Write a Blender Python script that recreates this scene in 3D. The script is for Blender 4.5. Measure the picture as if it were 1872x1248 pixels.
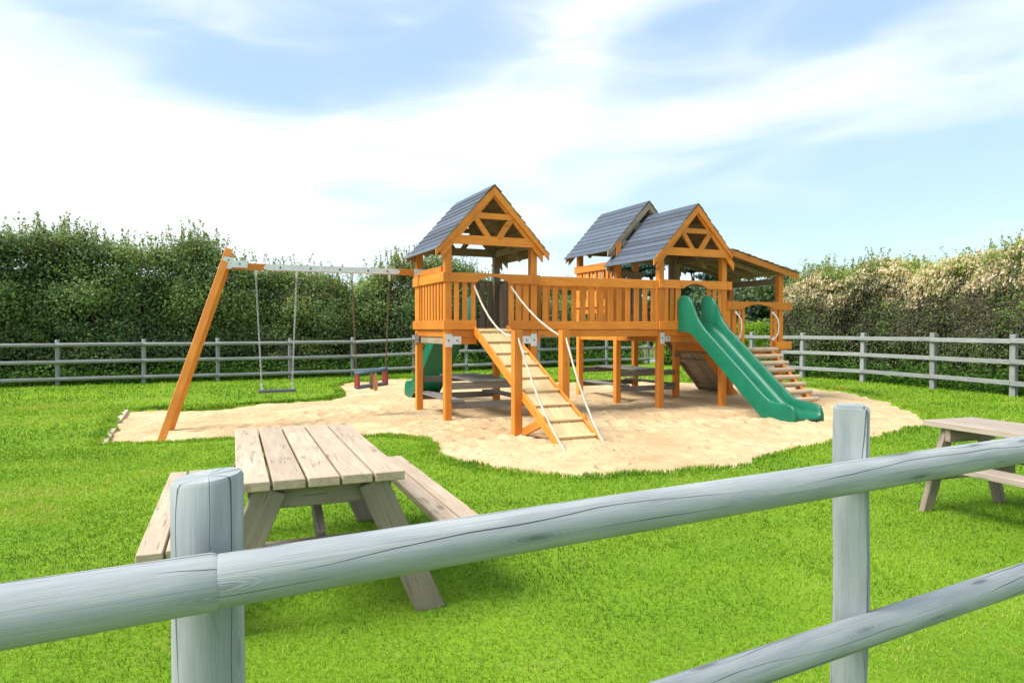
import bpy, bmesh, math, random
import numpy as np
from mathutils import Matrix, Vector

random.seed(7); rng = np.random.default_rng(11)
S = bpy.context.scene; C = S.collection; D = bpy.data
for o in list(D.objects): D.objects.remove(o)

# ---------------------------------------------------------------- camera, sky, sun, exposure
cd = D.cameras.new('camera'); cam = D.objects.new('camera', cd); C.objects.link(cam)
cd.sensor_width = 36; cd.lens = 24; cd.clip_start = .05; cd.clip_end = 2000
cam.location = (0, 0, 1.5); cam.rotation_euler = (math.radians(90) - math.atan(24/1248), 0, 0)
S.camera = cam

SUN_AZ, SUN_EL = math.radians(-112), math.radians(50)      # azimuth from +Y towards +X
sd = Vector((math.sin(SUN_AZ)*math.cos(SUN_EL), math.cos(SUN_AZ)*math.cos(SUN_EL), math.sin(SUN_EL)))
sl = D.lights.new('sun', 'SUN'); sl.energy = 2.9; sl.angle = math.radians(30); sl.color = (1, .95, .86)
sun = D.objects.new('sun', sl); C.objects.link(sun); sun.rotation_euler = sd.to_track_quat('Z', 'Y').to_euler()
sun.location = (-20, 5, 30)

W = D.worlds.new('World'); S.world = W; W.use_nodes = True
nt = W.node_tree; N = nt.nodes; L = nt.links; N.clear()
def nd(N, t, **k):
    n = N.new(t)
    for a, b in k.items():
        if a.startswith('i_'): n.inputs[int(a[2:])].default_value = b
        else: setattr(n, a, b)
    return n
def mth(N, L, op, a, b=None, c=None, clamp=False):
    n = N.new('ShaderNodeMath'); n.operation = op; n.use_clamp = clamp
    for i, v in enumerate((a, b, c)):
        if v is None: continue
        if hasattr(v, 'links'): L.new(v, n.inputs[i])
        else: n.inputs[i].default_value = v
    return n.outputs[0]
def mixc(N, L, f, a, b, mode='MIX'):
    n = N.new('ShaderNodeMix'); n.data_type = 'RGBA'; n.blend_type = mode
    for i, v in ((0, f), (6, a), (7, b)):
        if hasattr(v, 'links'): L.new(v, n.inputs[i])
        elif i == 0: n.inputs[0].default_value = v
        else: n.inputs[i].default_value = (*v, 1)
    return n.outputs[2]
tc = N.new('ShaderNodeTexCoord'); sx = N.new('ShaderNodeSeparateXYZ'); L.new(tc.outputs['Generated'], sx.inputs[0])
sky = N.new('ShaderNodeTexSky'); sky.sky_type = 'NISHITA'; sky.sun_disc = False
sky.sun_elevation = SUN_EL; sky.sun_rotation = SUN_AZ; sky.air_density = 1.0; sky.dust_density = 1.0; sky.ozone_density = 1.2
az = mth(N, L, 'ARCTAN2', sx.outputs[0], sx.outputs[1]); el = mth(N, L, 'ARCSINE', sx.outputs[2])
cv = N.new('ShaderNodeCombineXYZ')
L.new(mth(N, L, 'MULTIPLY_ADD', az, 1.7, mth(N, L, 'MULTIPLY', el, -1.2)), cv.inputs[0])
L.new(mth(N, L, 'MULTIPLY', el, 5.5), cv.inputs[1]); cv.inputs[2].default_value = 3.7
nz = nd(N, 'ShaderNodeTexNoise'); nz.inputs['Scale'].default_value = 1.5; nz.inputs['Detail'].default_value = 2.6
nz.inputs['Roughness'].default_value = .42; nz.inputs['Distortion'].default_value = .3; L.new(cv.outputs[0], nz.inputs['Vector'])
nz2 = nd(N, 'ShaderNodeTexNoise'); nz2.inputs['Scale'].default_value = 3.2; nz2.inputs['Detail'].default_value = 4
nz2.inputs['Roughness'].default_value = .45; nz2.inputs['Distortion'].default_value = .6; L.new(cv.outputs[0], nz2.inputs['Vector'])
def gauss(a0, e0, ra, re, k, tilt=0.):
    da = mth(N, L, 'SUBTRACT', az, a0); de = mth(N, L, 'SUBTRACT', el, e0)
    de = mth(N, L, 'MULTIPLY_ADD', da, -tilt, de)
    q = mth(N, L, 'ADD', mth(N, L, 'POWER', mth(N, L, 'ABSOLUTE', mth(N, L, 'DIVIDE', da, ra)), 2.), mth(N, L, 'POWER', mth(N, L, 'ABSOLUTE', mth(N, L, 'DIVIDE', de, re)), 2.))
    return mth(N, L, 'MULTIPLY', mth(N, L, 'EXPONENT', mth(N, L, 'MULTIPLY', q, -1.)), k)
cl = mth(N, L, 'MULTIPLY_ADD', nz.outputs[0], .75, .28)
cl = mth(N, L, 'ADD', cl, mth(N, L, 'MULTIPLY_ADD', nz2.outputs[0], .65, -.325))
# broad thin places in the cloud sheet (azimuth, elevation, radii, depth, slope)
for gz in ((-.12, .375, .26, .065, -.42, .10), (-.42, .335, .20, .05, -.34, -.12), (.36, .40, .26, .06, -.40, .15), (.48, .15, .42, .085, -.40, .03),
           (-.22, .185, .18, .035, -.16, 0), (.10, .40, .10, .05, .28, .3), (-.05, .295, .20, .045, .28, .12), (-.55, .20, .40, .10, .35, 0), (.35, .29, .40, .045, .16, .05)):
    cl = mth(N, L, 'ADD', cl, gauss(*gz))
ms = N.new('ShaderNodeMapRange'); ms.interpolation_type = 'SMOOTHERSTEP'; L.new(cl, ms.inputs[0])
ms.inputs[1].default_value = .20; ms.inputs[2].default_value = 1.10; ms.inputs[3].default_value = .0; ms.inputs[4].default_value = 1.0
veil = mixc(N, L, .62, sky.outputs[0], (2.15, 2.95, 3.75))       # thin blue-grey cloud sheet over the clear sky
bg_c = mixc(N, L, ms.outputs[0], veil, (4.35, 4.6, 4.75))
bg = N.new('ShaderNodeBackground'); bg.inputs[1].default_value = .13
L.new(bg_c, bg.inputs[0])
wo = N.new('ShaderNodeOutputWorld'); L.new(bg.outputs[0], wo.inputs[0])
S.view_settings.view_transform = 'Standard'; S.view_settings.look = 'None'; S.view_settings.gamma = 1
S.view_settings.exposure = 1.05; S.view_settings.use_curve_mapping = False
S.render.resolution_x = 1024; S.render.resolution_y = 682

# ---------------------------------------------------------------- materials
MAT = {}
def newmat(name):
    m = D.materials.new(name); m.use_nodes = True; m.node_tree.nodes.clear(); MAT[name] = m
    n = m.node_tree.nodes; l = m.node_tree.links
    o = n.new('ShaderNodeOutputMaterial'); b = n.new('ShaderNodeBsdfPrincipled'); l.new(b.outputs[0], o.inputs[0])
    return m, n, l, b, o
def ramp(n, l, f, *st):
    r = n.new('ShaderNodeValToRGB'); e = r.color_ramp.elements
    while len(e) < len(st): e.new(.5)
    for x, (p, c) in zip(e, st): x.position = p; x.color = (*c, 1) if not isinstance(c, float) else (c, c, c, 1)
    l.new(f, r.inputs[0]); return r.outputs[0]
def noise(n, l, vec, sc, det=4, ro=.55, dist=0.):
    t = n.new('ShaderNodeTexNoise'); t.inputs['Scale'].default_value = sc; t.inputs['Detail'].default_value = det
    t.inputs['Roughness'].default_value = ro; t.inputs['Distortion'].default_value = dist; l.new(vec, t.inputs['Vector']); return t.outputs[0]
def wood(name, c1, c2, dark, rough=.6, fine=14., crack=.0, knot=.0, var=.12, bump=.25, blotch=.3, stretch=1.1, sheen=None):
    m, n, l, b, o = newmat(name)
    t = n.new('ShaderNodeTexCoord'); oi = n.new('ShaderNodeObjectInfo')
    add = n.new('ShaderNodeVectorMath'); add.operation = 'ADD'; l.new(t.outputs['Object'], add.inputs[0])
    cx = n.new('ShaderNodeCombineXYZ'); r50 = mth(n, l, 'MULTIPLY', oi.outputs['Random'], 57.)
    l.new(r50, cx.inputs[0]); l.new(mth(n, l, 'MULTIPLY', oi.outputs['Random'], 31.), cx.inputs[1]); l.new(cx.outputs[0], add.inputs[1])
    mp = n.new('ShaderNodeMapping'); mp.inputs['Scale'].default_value = (stretch, fine, fine); l.new(add.outputs[0], mp.inputs[0])
    g1 = noise(n, l, mp.outputs[0], 2.6, 6, .6, .6); g2 = noise(n, l, add.outputs[0], 2.2, 3, .5)
    col = ramp(n, l, g1, (.28, c2), (.68, c1))
    col = mixc(n, l, mth(n, l, 'MULTIPLY', ramp(n, l, g2, (.35, 1.), (.62, 0.)), blotch), col, c2)
    bh = g1
    if crack:
        mp2 = n.new('ShaderNodeMapping'); mp2.inputs['Scale'].default_value = (.55, fine*1.5, fine*1.5); l.new(add.outputs[0], mp2.inputs[0])
        cn = mth(n, l, 'ABSOLUTE', mth(n, l, 'SUBTRACT', noise(n, l, mp2.outputs[0], 1.1, 2.5, .5, .5), .5))
        cm = noise(n, l, add.outputs[0], 4.5, 2, .5)
        ck = mth(n, l, 'MULTIPLY', ramp(n, l, cn, (.004, 1.), (.016, 0.)), ramp(n, l, cm, (.47, 0.), (.56, 1.)))
        col = mixc(n, l, mth(n, l, 'MULTIPLY', ck, crack), col, dark)
        bh = mth(n, l, 'MULTIPLY_ADD', ck, -1.6, g1)
    if knot:
        mp3 = n.new('ShaderNodeMapping'); mp3.inputs['Scale'].default_value = (2.1, 5.5, 5.5); l.new(add.outputs[0], mp3.inputs[0])
        v = n.new('ShaderNodeTexVoronoi'); v.inputs['Scale'].default_value = 1.; l.new(mp3.outputs[0], v.inputs['Vector'])
        kk = ramp(n, l, v.outputs['Distance'], (.05, 1.), (.15, 0.))
        col = mixc(n, l, mth(n, l, 'MULTIPLY', kk, knot), col, dark)
    val = mth(n, l, 'MULTIPLY_ADD', oi.outputs['Random'], 2*var, 1-var)
    cv = n.new('ShaderNodeCombineXYZ')
    for i in range(3): l.new(val, cv.inputs[i])
    l.new(mixc(n, l, 1., col, cv.outputs[0], 'MULTIPLY'), b.inputs['Base Color'])
    b.inputs['Roughness'].default_value = rough
    if sheen is not None: b.inputs['Specular IOR Level'].default_value = sheen
    bp = n.new('ShaderNodeBump'); bp.inputs['Strength'].default_value = bump; bp.inputs['Distance'].default_value = .004
    l.new(bh, bp.inputs['Height']); l.new(bp.outputs[0], b.inputs['Normal'])
    return m
def fencewood(name):
    # grey treated round timber: fine grain, a few long drying splits that wander along the piece, ringed knots
    m, n, l, b, o = newmat(name)
    t = n.new('ShaderNodeTexCoord'); oi = n.new('ShaderNodeObjectInfo'); R = oi.outputs['Random']
    sp = n.new('ShaderNodeSeparateXYZ'); l.new(t.outputs['Object'], sp.inputs[0]); X = sp.outputs[0]
    A = mth(n, l, 'ARCTAN2', sp.outputs[2], sp.outputs[1])
    off = mth(n, l, 'MULTIPLY', R, 37.)
    def vec(sx_, sa, z=0., per=True):
        c = n.new('ShaderNodeCombineXYZ'); l.new(mth(n, l, 'MULTIPLY_ADD', X, sx_, off), c.inputs[0])
        l.new(mth(n, l, 'MULTIPLY', mth(n, l, 'COSINE', A), sa), c.inputs[1]); l.new(mth(n, l, 'MULTIPLY_ADD', mth(n, l, 'SINE', A), sa, z), c.inputs[2]); return c.outputs[0]
    big = noise(n, l, vec(3.5, 1.2), 1., 4, .6, .4); fine = noise(n, l, vec(5., 26.), 1., 5, .65, .3); hair = noise(n, l, vec(1.6, 34., 5.), 1., 3, .6, .5)
    col = ramp(n, l, big, (.3, (.25, .278, .293)), (.52, (.34, .368, .382)), (.72, (.43, .452, .46)))
    col = mixc(n, l, ramp(n, l, fine, (.36, .75), (.6, 0.)), col, (.26, .295, .315))
    col = mixc(n, l, ramp(n, l, hair, (.60, 0.), (.72, .8)), col, (.13, .15, .165))
    tot = None
    for k, (fr, wd) in enumerate(((.9, .034), (1.5, .022), (.7, .040), (1.2, .02), (1.9, .018), (1.0, .028), (1.4, .024))):
        w1 = noise(n, l, vec(fr, .0, k*7.3), 1., 3, .5); w2 = noise(n, l, vec(fr*1.3, 0., k*3.1+40), 1., 2, .5)
        an = mth(n, l, 'MULTIPLY', mth(n, l, 'FRACT', mth(n, l, 'MULTIPLY_ADD', R, 3.7*(k+1), .171*k)), 6.283)
        d = mth(n, l, 'SUBTRACT', mth(n, l, 'SUBTRACT', A, an), mth(n, l, 'MULTIPLY_ADD', w1, 2.4, -1.2))
        d = mth(n, l, 'ABSOLUTE', mth(n, l, 'SINE', mth(n, l, 'MULTIPLY', d, .5)))
        wdt = mth(n, l, 'MULTIPLY', ramp(n, l, w2, (.42, 0.), (.62, 1.)), wd)
        q = mth(n, l, 'SUBTRACT', 1., mth(n, l, 'DIVIDE', d, mth(n, l, 'MAXIMUM', wdt, .0004)), clamp=True)
        tot = q if tot is None else mth(n, l, 'MAXIMUM', tot, q)
    tot = mth(n, l, 'POWER', tot, .6)
    v = n.new('ShaderNodeTexVoronoi'); v.inputs['Scale'].default_value = 1.; l.new(vec(3.0, .85), v.inputs['Vector'])
    dist = mth(n, l, 'MULTIPLY_ADD', big, .06, v.outputs['Distance'])
    kn = ramp(n, l, dist, (.10, 1.), (.19, 0.)); rg = mth(n, l, 'MULTIPLY', ramp(n, l, dist, (.15, 1.), (.40, 0.)), mth(n, l, 'MULTIPLY_ADD', mth(n, l, 'SINE', mth(n, l, 'MULTIPLY', dist, 120.)), .5, .5))
    col = mixc(n, l, mth(n, l, 'MULTIPLY', rg, .4), col, (.15, .17, .185)); col = mixc(n, l, mth(n, l, 'MULTIPLY', kn, .8), col, (.12, .13, .14))
    col = mixc(n, l, mth(n, l, 'MULTIPLY', tot, .9), col, (.035, .04, .045))
    l.new(col, b.inputs['Base Color']); b.inputs['Roughness'].default_value = .78; b.inputs['Specular IOR Level'].default_value = .25
    h = mth(n, l, 'ADD', mth(n, l, 'MULTIPLY', fine, .35), mth(n, l, 'ADD', mth(n, l, 'MULTIPLY', tot, -1.5), mth(n, l, 'MULTIPLY', rg, -.2)))
    bp = n.new('ShaderNodeBump'); bp.inputs['Strength'].default_value = .6; bp.inputs['Distance'].default_value = .004; l.new(h, bp.inputs['Height']); l.new(bp.outputs[0], b.inputs['Normal'])
    return m
def plain(name, col, rough=.5, metal=0., var=.08, nscale=14., bump=.05, spec=.5, coat=0.):
    m, n, l, b, o = newmat(name)
    t = n.new('ShaderNodeTexCoord'); q = noise(n, l, t.outputs['Object'], nscale, 5, .6)
    d = tuple(c*(1-2.2*var) for c in col); h = tuple(min(1, c*(1+1.2*var)) for c in col)
    l.new(ramp(n, l, q, (.3, d), (.7, h)), b.inputs['Base Color'])
    b.inputs['Roughness'].default_value = rough; b.inputs['Metallic'].default_value = metal; b.inputs['Specular IOR Level'].default_value = spec
    l.new(mth(n, l, 'MULTIPLY_ADD', q, .25, rough-.12), b.inputs['Roughness'])
    if coat: b.inputs['Coat Weight'].default_value = coat
    bp = n.new('ShaderNodeBump'); bp.inputs['Strength'].default_value = bump; bp.inputs['Distance'].default_value = .003
    l.new(q, bp.inputs['Height']); l.new(bp.outputs[0], b.inputs['Normal'])
    return m
OR = wood('stained_orange_wood', (.74, .27, .036), (.55, .175, .018), (.22, .06, .01), .5, 16, crack=.25, knot=.5, var=.19, bump=.2, blotch=.55, sheen=.35)
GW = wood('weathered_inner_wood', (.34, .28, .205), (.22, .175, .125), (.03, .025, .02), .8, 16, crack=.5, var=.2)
GT = wood('grey_table_wood', (.24, .225, .205), (.15, .14, .13), (.04, .04, .04), .8, 16, crack=.6, var=.15)
PT = wood('pale_picnic_wood', (.51, .405, .30), (.355, .265, .185), (.13, .09, .055), .7, 12, crack=.6, knot=.65, var=.12, bump=.35, blotch=.5)
PF = wood('weathered_picnic_frame_wood', (.30, .25, .195), (.185, .15, .11), (.07, .055, .04), .75, 14, crack=.55, knot=.6, var=.1, bump=.4, blotch=.6)
RW = wood('raw_ramp_wood', (.66, .50, .27), (.53, .37, .17), (.2, .12, .05), .65, 12, knot=.4, var=.08)
LG = wood('peeled_log_wood', (.60, .455, .31), (.43, .31, .195), (.10, .07, .04), .7, 9, crack=.6, knot=.4, var=.22)
SH = wood('slate_stained_shingle', (.085, .110, .152), (.048, .066, .098), (.02, .025, .035), .62, 18, crack=.4, var=.26, bump=.5, stretch=5.)
SU = wood('shingle_underside_wood', (.27, .22, .135), (.16, .125, .07), (.04, .03, .02), .8, 12, var=.2)
FN = fencewood('grey_fence_wood')
FB = wood('grey_far_fence_wood', (.30, .315, .315), (.19, .20, .20), (.08, .09, .09), .75, 12, crack=.4, var=.12)
PK = wood('brown_picket_wood', (.34, .24, .17), (.24, .17, .12), (.08, .05, .03), .8, 12, var=.2)
ED = wood('sun_bleached_edging_wood', (.62, .53, .40), (.45, .37, .27), (.12, .1, .07), .75, 12, crack=.4)
MT = plain('galvanised_steel', (.66, .69, .72), .42, .35)
MD = plain('dark_bolt_steel', (.10, .10, .10), .4, .6)
CH = plain('bright_chain_steel', (.50, .53, .56), .4, .6)
CR = plain('rusty_chain_steel', (.20, .11, .075), .6, .3)
GP = plain('green_slide_plastic', (.002, .130, .070), .42, 0, .08, 5, .02, .4, 0.)
GD = plain('green_slide_underside_plastic', (.004, .13, .075), .5, 0, .2, 4, .03, .5)
RU = plain('dark_grey_rubber', (.075, .080, .095), .6)
RB = plain('blue_grey_rubber', (.055, .115, .15), .5)
RD = plain('red_swing_rubber', (.30, .045, .038), .5)
TN = plain('tan_swing_rubber', (.46, .24, .10), .55)
RP = plain('off_white_rope', (.56, .47, .39), .85, 0, .15, 60, .4)
CT = plain('concrete', (.42, .43, .43), .85, 0, .12, 4)

# ---------------------------------------------------------------- terrain shape
def sstep(t): t = np.clip(t, 0, 1); return t*t*(3-2*t)
_vg = rng.random((3, 64, 64))
def vnoise(x, y, k=0):
    x = np.asarray(x, float); y = np.asarray(y, float)
    xi = np.floor(x).astype(int); yi = np.floor(y).astype(int); fx = x-xi; fy = y-yi
    fx = fx*fx*(3-2*fx); fy = fy*fy*(3-2*fy); gq = _vg[k]
    a = gq[xi % 64, yi % 64]; b = gq[(xi+1) % 64, yi % 64]; c = gq[xi % 64, (yi+1) % 64]; d = gq[(xi+1) % 64, (yi+1) % 64]
    return (a*(1-fx)+b*fx)*(1-fy)+(c*(1-fx)+d*fx)*fy
def fbm(x, y, k=0): return vnoise(x, y, k)*.55+vnoise(x*2.1+5, y*2.1+9, k)*.3+vnoise(x*4.3+2, y*4.3+4, k)*.15
def g0(x, y):
    x = np.asarray(x, float); y = np.asarray(y, float)
    return -.16*sstep((-1-x)/5)*sstep((y-4)/5)
SAND = np.array([(-5.88,9.74),(-6.9,11.85),(-7.92,13.97),(-7.3,14.3),(-6.7,13.9),(-6.12,14.6),(-5.5,15.2),(-5.0,15.4),(-4.3,15.8),(-4.1,16.8),(-4.5,18.2),(-5.1,19.8),(-5.0,21.2),(-4.1,22),(-3.1,22),(-1.41,20.6),(.2,19.9),(1.8,19.5),(3.3,19.5),(5.5,19.5),(7.0,19.1),(7.7,17.6),(8.2,16.5),(7.9,14.2),(7.3,12.3),(6.7,11),(5.7,9.9),(4.3,9.1),(3.5,8.45),(2.4,7.5),(1.6,7.08),(.92,6.96),(.37,7.1),(-.21,7.3),(-.6,7.75),(-.93,8.4),(-1.1,9.2),(-1.5,9.5),(-1.9,9.6),(-2.6,9.65),(-3.4,9.9),(-4.2,10.05),(-4.7,9.9),(-5.12,9.85)])
def sdist(x, y):            # signed distance to the sand outline, negative inside
    x = np.asarray(x, float).ravel(); y = np.asarray(y, float).ravel()
    d = np.full(x.shape, 1e9); ins = np.zeros(x.shape, bool); n = len(SAND)
    for i in range(n):
        (ax, ay), (bx, by) = SAND[i], SAND[(i+1) % n]
        ex, ey = bx-ax, by-ay; t = np.clip(((x-ax)*ex+(y-ay)*ey)/(ex*ex+ey*ey), 0, 1)
        d = np.minimum(d, np.hypot(x-ax-t*ex, y-ay-t*ey))
        cr = ((ay > y) != (by > y)) & (x < (bx-ax)*(y-ay)/((by-ay) if by != ay else 1e-9)+ax); ins ^= cr
    return np.where(ins, -d, d)
def sedge(x, y):
    x = np.asarray(x, float); y = np.asarray(y, float); sh = x.shape
    return (sdist(x, y)+((fbm(x.ravel()*1.6, y.ravel()*1.6, 1)-.5)*.34+(fbm(x.ravel()*5, y.ravel()*5, 2)-.5)*.16)).reshape(sh)

# ---------------------------------------------------------------- mesh helpers
def link(o): C.objects.link(o); return o
def tag(o, label=None, cat=None, group=None, kind=None):
    for k, v in (('label', label), ('category', cat), ('group', group), ('kind', kind)):
        if v: o[k] = v
    return o
BM = {}                                            # object -> matrix in its root's frame
def thing(name, label, cat, loc=(0, 0, 0), rz=0., group=None):
    o = D.objects.new(name, None); link(o); o.location = loc; o.rotation_euler = (0, 0, rz); o.empty_display_size = .2
    BM[o.name] = Matrix.Identity(4); return tag(o, label, cat, group)
def put(name, me, M, parent=None, mat=None):
    o = D.objects.new(name, me); link(o)
    if mat is not None and not me.materials: me.materials.append(mat)
    if parent is not None:
        o.parent = parent; o.matrix_basis = BM[parent.name].inverted() @ M
    else: o.matrix_basis = M
    BM[o.name] = M.copy(); return o
CACHE = {}
def boxmesh(L_, w, h, c, mat, top=None):
    key = (round(L_, 3), round(w, 3), round(h, 3), c, mat.name, top.name if top else '')
    if key in CACHE: return CACHE[key]
    bm = bmesh.new(); bmesh.ops.create_cube(bm, size=1)
    for v in bm.verts: v.co = Vector((v.co.x*L_, v.co.y*w, v.co.z*h))
    if c: bmesh.ops.bevel(bm, geom=bm.edges[:], offset=min(c, .3*min(L_, w, h)), segments=1, affect='EDGES')
    me = D.meshes.new('board'); me.materials.append(mat)
    if top:
        me.materials.append(top); bm.normal_update()
        for f in bm.faces:
            if f.normal.z > .6: f.material_index = 1
    bm.to_mesh(me); bm.free(); CACHE[key] = me; return me
def frame(A, B, up=(0, 0, 1)):
    A = Vector(A); B = Vector(B); x = (B-A).normalized(); up = Vector(up)
    y = up.cross(x)
    if y.length < 1e-4: y = Vector((0, 1, 0)).cross(x)
    y.normalize(); z = x.cross(y); M = Matrix((x, y, z)).transposed().to_4x4(); M.translation = (A+B)/2; return M, (B-A).length
def beam(name, A, B, w, h, mat, parent, up=(0, 0, 1), c=.005, top=None):
    M, ln = frame(A, B, up); return put(name, boxmesh(ln, w, h, c, mat, top), M, parent)
def pmesh(name, V, F, mat, smooth=False, sharp=None):
    me = D.meshes.new(name); me.from_pydata([tuple(map(float, v)) for v in V], [], F); me.materials.append(mat)
    if smooth:
        me.polygons.foreach_set('use_smooth', [True]*len(me.polygons))
        if sharp: me.set_sharp_from_angle(angle=math.radians(sharp))
    me.update(); return me
def prism(pts, y0, y1, mat, name='board'):         # outline in (x,z), extruded along y
    n = len(pts); V = [(x, y0, z) for x, z in pts]+[(x, y1, z) for x, z in pts]
    ar = sum(pts[i][0]*pts[(i+1) % n][1]-pts[(i+1) % n][0]*pts[i][1] for i in range(n))
    F = [list(range(n)), list(range(2*n-1, n-1, -1))]+[[i, n+i, n+(i+1) % n, (i+1) % n] for i in range(n)]
    if ar < 0: F = [f[::-1] for f in F]
    F = [f for f in F]
    return pmesh(name, V, F, mat)
def I4(x=0, y=0, z=0): return Matrix.Translation((x, y, z))
def tube(path, rad, mat, seg=8, name='tube', twist=0., lobes=0, caps=True):
    path = [Vector(p) for p in path]; n = len(path); V = []; F = []
    nx = None
    for i, p in enumerate(path):
        t = (path[min(i+1, n-1)]-path[max(i-1, 0)]).normalized()
        if nx is None: nx = t.orthogonal().normalized()
        nx = (nx-t*nx.dot(t)).normalized(); ny = t.cross(nx); r = rad[i] if hasattr(rad, '__len__') else rad
        for k in range(seg):
            a = 2*math.pi*k/seg; rr = r*(1+(.22*math.cos(lobes*(a+twist*i)) if lobes else 0))
            V.append(p+nx*rr*math.cos(a)+ny*rr*math.sin(a))
    for i in range(n-1):
        for k in range(seg): F.append([i*seg+k, i*seg+(k+1) % seg, (i+1)*seg+(k+1) % seg, (i+1)*seg+k])
    if caps: F += [list(range(seg))[::-1], list(range((n-1)*seg, n*seg))]
    return pmesh(name, V, F, mat, True, 50)
def logmesh(Ln, r0, r1, mat, seg=20, rings=14, wob=.03, bow=0., seed=0, tilt=0.):   # round timber along local x
    q = random.Random(seed); ph = [q.random()*6 for _ in range(8)]; V = []; F = []
    for i in range(rings+1):
        s = i/rings; x = (s-.5)*Ln; r = r0+(r1-r0)*s
        for k in range(seg):
            a = 2*math.pi*k/seg
            rr = r*(1+wob*(math.sin(2*a+ph[0]+s*3)*.5+math.sin(3*a+ph[1]-s*5)*.35+math.sin(s*11+ph[2]+a)*.35+math.sin(s*23+ph[3]+2*a)*.2))
            xx = x+(tilt*rr*math.sin(a) if i == rings else 0)
            V.append((xx, rr*math.cos(a)+bow*math.sin(math.pi*s+ph[4])*.5, rr*math.sin(a)+bow*math.sin(math.pi*s)))
    for i in range(rings):
        for k in range(seg): F.append([i*seg+k, (i+1)*seg+k, (i+1)*seg+(k+1) % seg, i*seg+(k+1) % seg])
    e = .96
    for i, base in ((0, 0), (rings, rings*seg)):        # chamfered sawn ends
        st = len(V); d = -.008 if i == 0 else .008
        for k in range(seg):
            v = V[base+k]; V.append((v[0]+d, v[1]*.93, v[2]*.93))
        for k in range(seg):
            f = [base+k, base+(k+1) % seg, st+(k+1) % seg, st+k]; F.append(f if i == 0 else f[::-1])
        F.append([st+k for k in range(seg)] if i else [st+k for k in range(seg)][::-1])
        if True: F[-1] = F[-1][::-1] if i == 0 else F[-1]
    me = pmesh('log', V, F, mat, True, 40)
    bm = bmesh.new(); bm.from_mesh(me); bmesh.ops.recalc_face_normals(bm, faces=bm.faces); bm.to_mesh(me); bm.free()
    return me
def npmesh(name, co, loops, nper, mat, attrs=None, smooth=False):
    co = np.asarray(co, np.float32); loops = np.asarray(loops, np.int32).ravel(); nf = len(loops)//nper
    me = D.meshes.new(name); me.vertices.add(len(co)); me.vertices.foreach_set('co', co.ravel())
    me.loops.add(len(loops)); me.loops.foreach_set('vertex_index', loops)
    me.polygons.add(nf); me.polygons.foreach_set('loop_start', np.arange(0, nf*nper, nper, dtype=np.int32))
    if smooth: me.polygons.foreach_set('use_smooth', np.ones(nf, bool))
    for k, v in (attrs or {}).items():
        a = me.attributes.new(k, 'FLOAT', 'POINT'); a.data.foreach_set('value', np.asarray(v, np.float32))
    me.materials.append(mat); me.update(calc_edges=True); return me

# ---------------------------------------------------------------- ground
def heightgrid(name, xs, ys, zf, mat):
    X, Y = np.meshgrid(xs, ys); Z = zf(X, Y); nx, ny = len(xs), len(ys)
    i = (np.arange(ny-1)[:, None]*nx+np.arange(nx-1)[None, :]).ravel()
    return npmesh(name, np.stack([X.ravel(), Y.ravel(), Z.ravel()], 1), np.stack([i, i+1, i+nx+1, i+nx], 1), 4, mat, smooth=True)
m, n, l, b, o = newmat('lawn_turf')
t = n.new('ShaderNodeTexCoord')
q1 = noise(n, l, t.outputs['Object'], .55, 4, .6); q2 = noise(n, l, t.outputs['Object'], 30, 4, .7); q3 = noise(n, l, t.outputs['Object'], 2.6, 4, .6)
col = ramp(n, l, q1, (.3, (.13, .255, .013)), (.7, (.22, .36, .022)))
col = mixc(n, l, ramp(n, l, q3, (.56, 0.), (.74, .55)), col, (.27, .31, .05))
col = mixc(n, l, mth(n, l, 'MULTIPLY', ramp(n, l, q2, (.35, 1.), (.6, 0.)), .6), col, (.10, .20, .012))
l.new(col, b.inputs['Base Color']); b.inputs['Roughness'].default_value = .85; b.inputs['Specular IOR Level'].default_value = .1
bp = n.new('ShaderNodeBump'); bp.inputs['Strength'].default_value = .9; bp.inputs['Distance'].default_value = .03; l.new(q2, bp.inputs['Height']); l.new(bp.outputs[0], b.inputs['Normal'])
TURF = m
m, n, l, b, o = newmat('pale_sand')
t = n.new('ShaderNodeTexCoord')
q1 = noise(n, l, t.outputs['Object'], .8, 5, .6); q2 = noise(n, l, t.outputs['Object'], 9, 6, .65, .4); q3 = noise(n, l, t.outputs['Object'], 90, 3, .7); q4 = noise(n, l, t.outputs['Object'], 3.3, 5, .65, .5)
col = ramp(n, l, q1, (.32, (.51, .345, .185)), (.66, (.68, .52, .315)))
col = mixc(n, l, ramp(n, l, q4, (.56, 0.), (.72, .6)), col, (.46, .30, .165))
col = mixc(n, l, ramp(n, l, q2, (.62, 0.), (.71, .6)), col, (.38, .255, .15))
col = mixc(n, l, ramp(n, l, q3, (.3, .3), (.6, 0.)), col, (.45, .32, .19))
l.new(col, b.inputs['Base Color']); b.inputs['Roughness'].default_value = .95; b.inputs['Specular IOR Level'].default_value = .1
hh = mth(n, l, 'ADD', mth(n, l, 'MULTIPLY', q2, .7), mth(n, l, 'ADD', mth(n, l, 'MULTIPLY', q3, .12), q4))
bp = n.new('ShaderNodeBump'); bp.inputs['Strength'].default_value = .8; bp.inputs['Distance'].default_value = .07; l.new(hh, bp.inputs['Height']); l.new(bp.outputs[0], b.inputs['Normal'])
SANDM = m
def lawn_z(X, Y):
    z = g0(X, Y)+(fbm(X*.5, Y*.5)-.5)*.05+(fbm(X*2.2, Y*2.2, 1)-.5)*.02
    near = (X > -9.5) & (X < 10) & (Y > 6) & (Y < 24)
    d = np.full(X.shape, 5.); d[near] = sedge(X[near], Y[near])
    return z-.16*sstep((.03-d)/.12)
xs = np.concatenate([[-400, -150, -60, -30], np.arange(-18, 15.01, .13), [20, 40, 90, 180, 400]])
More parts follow.
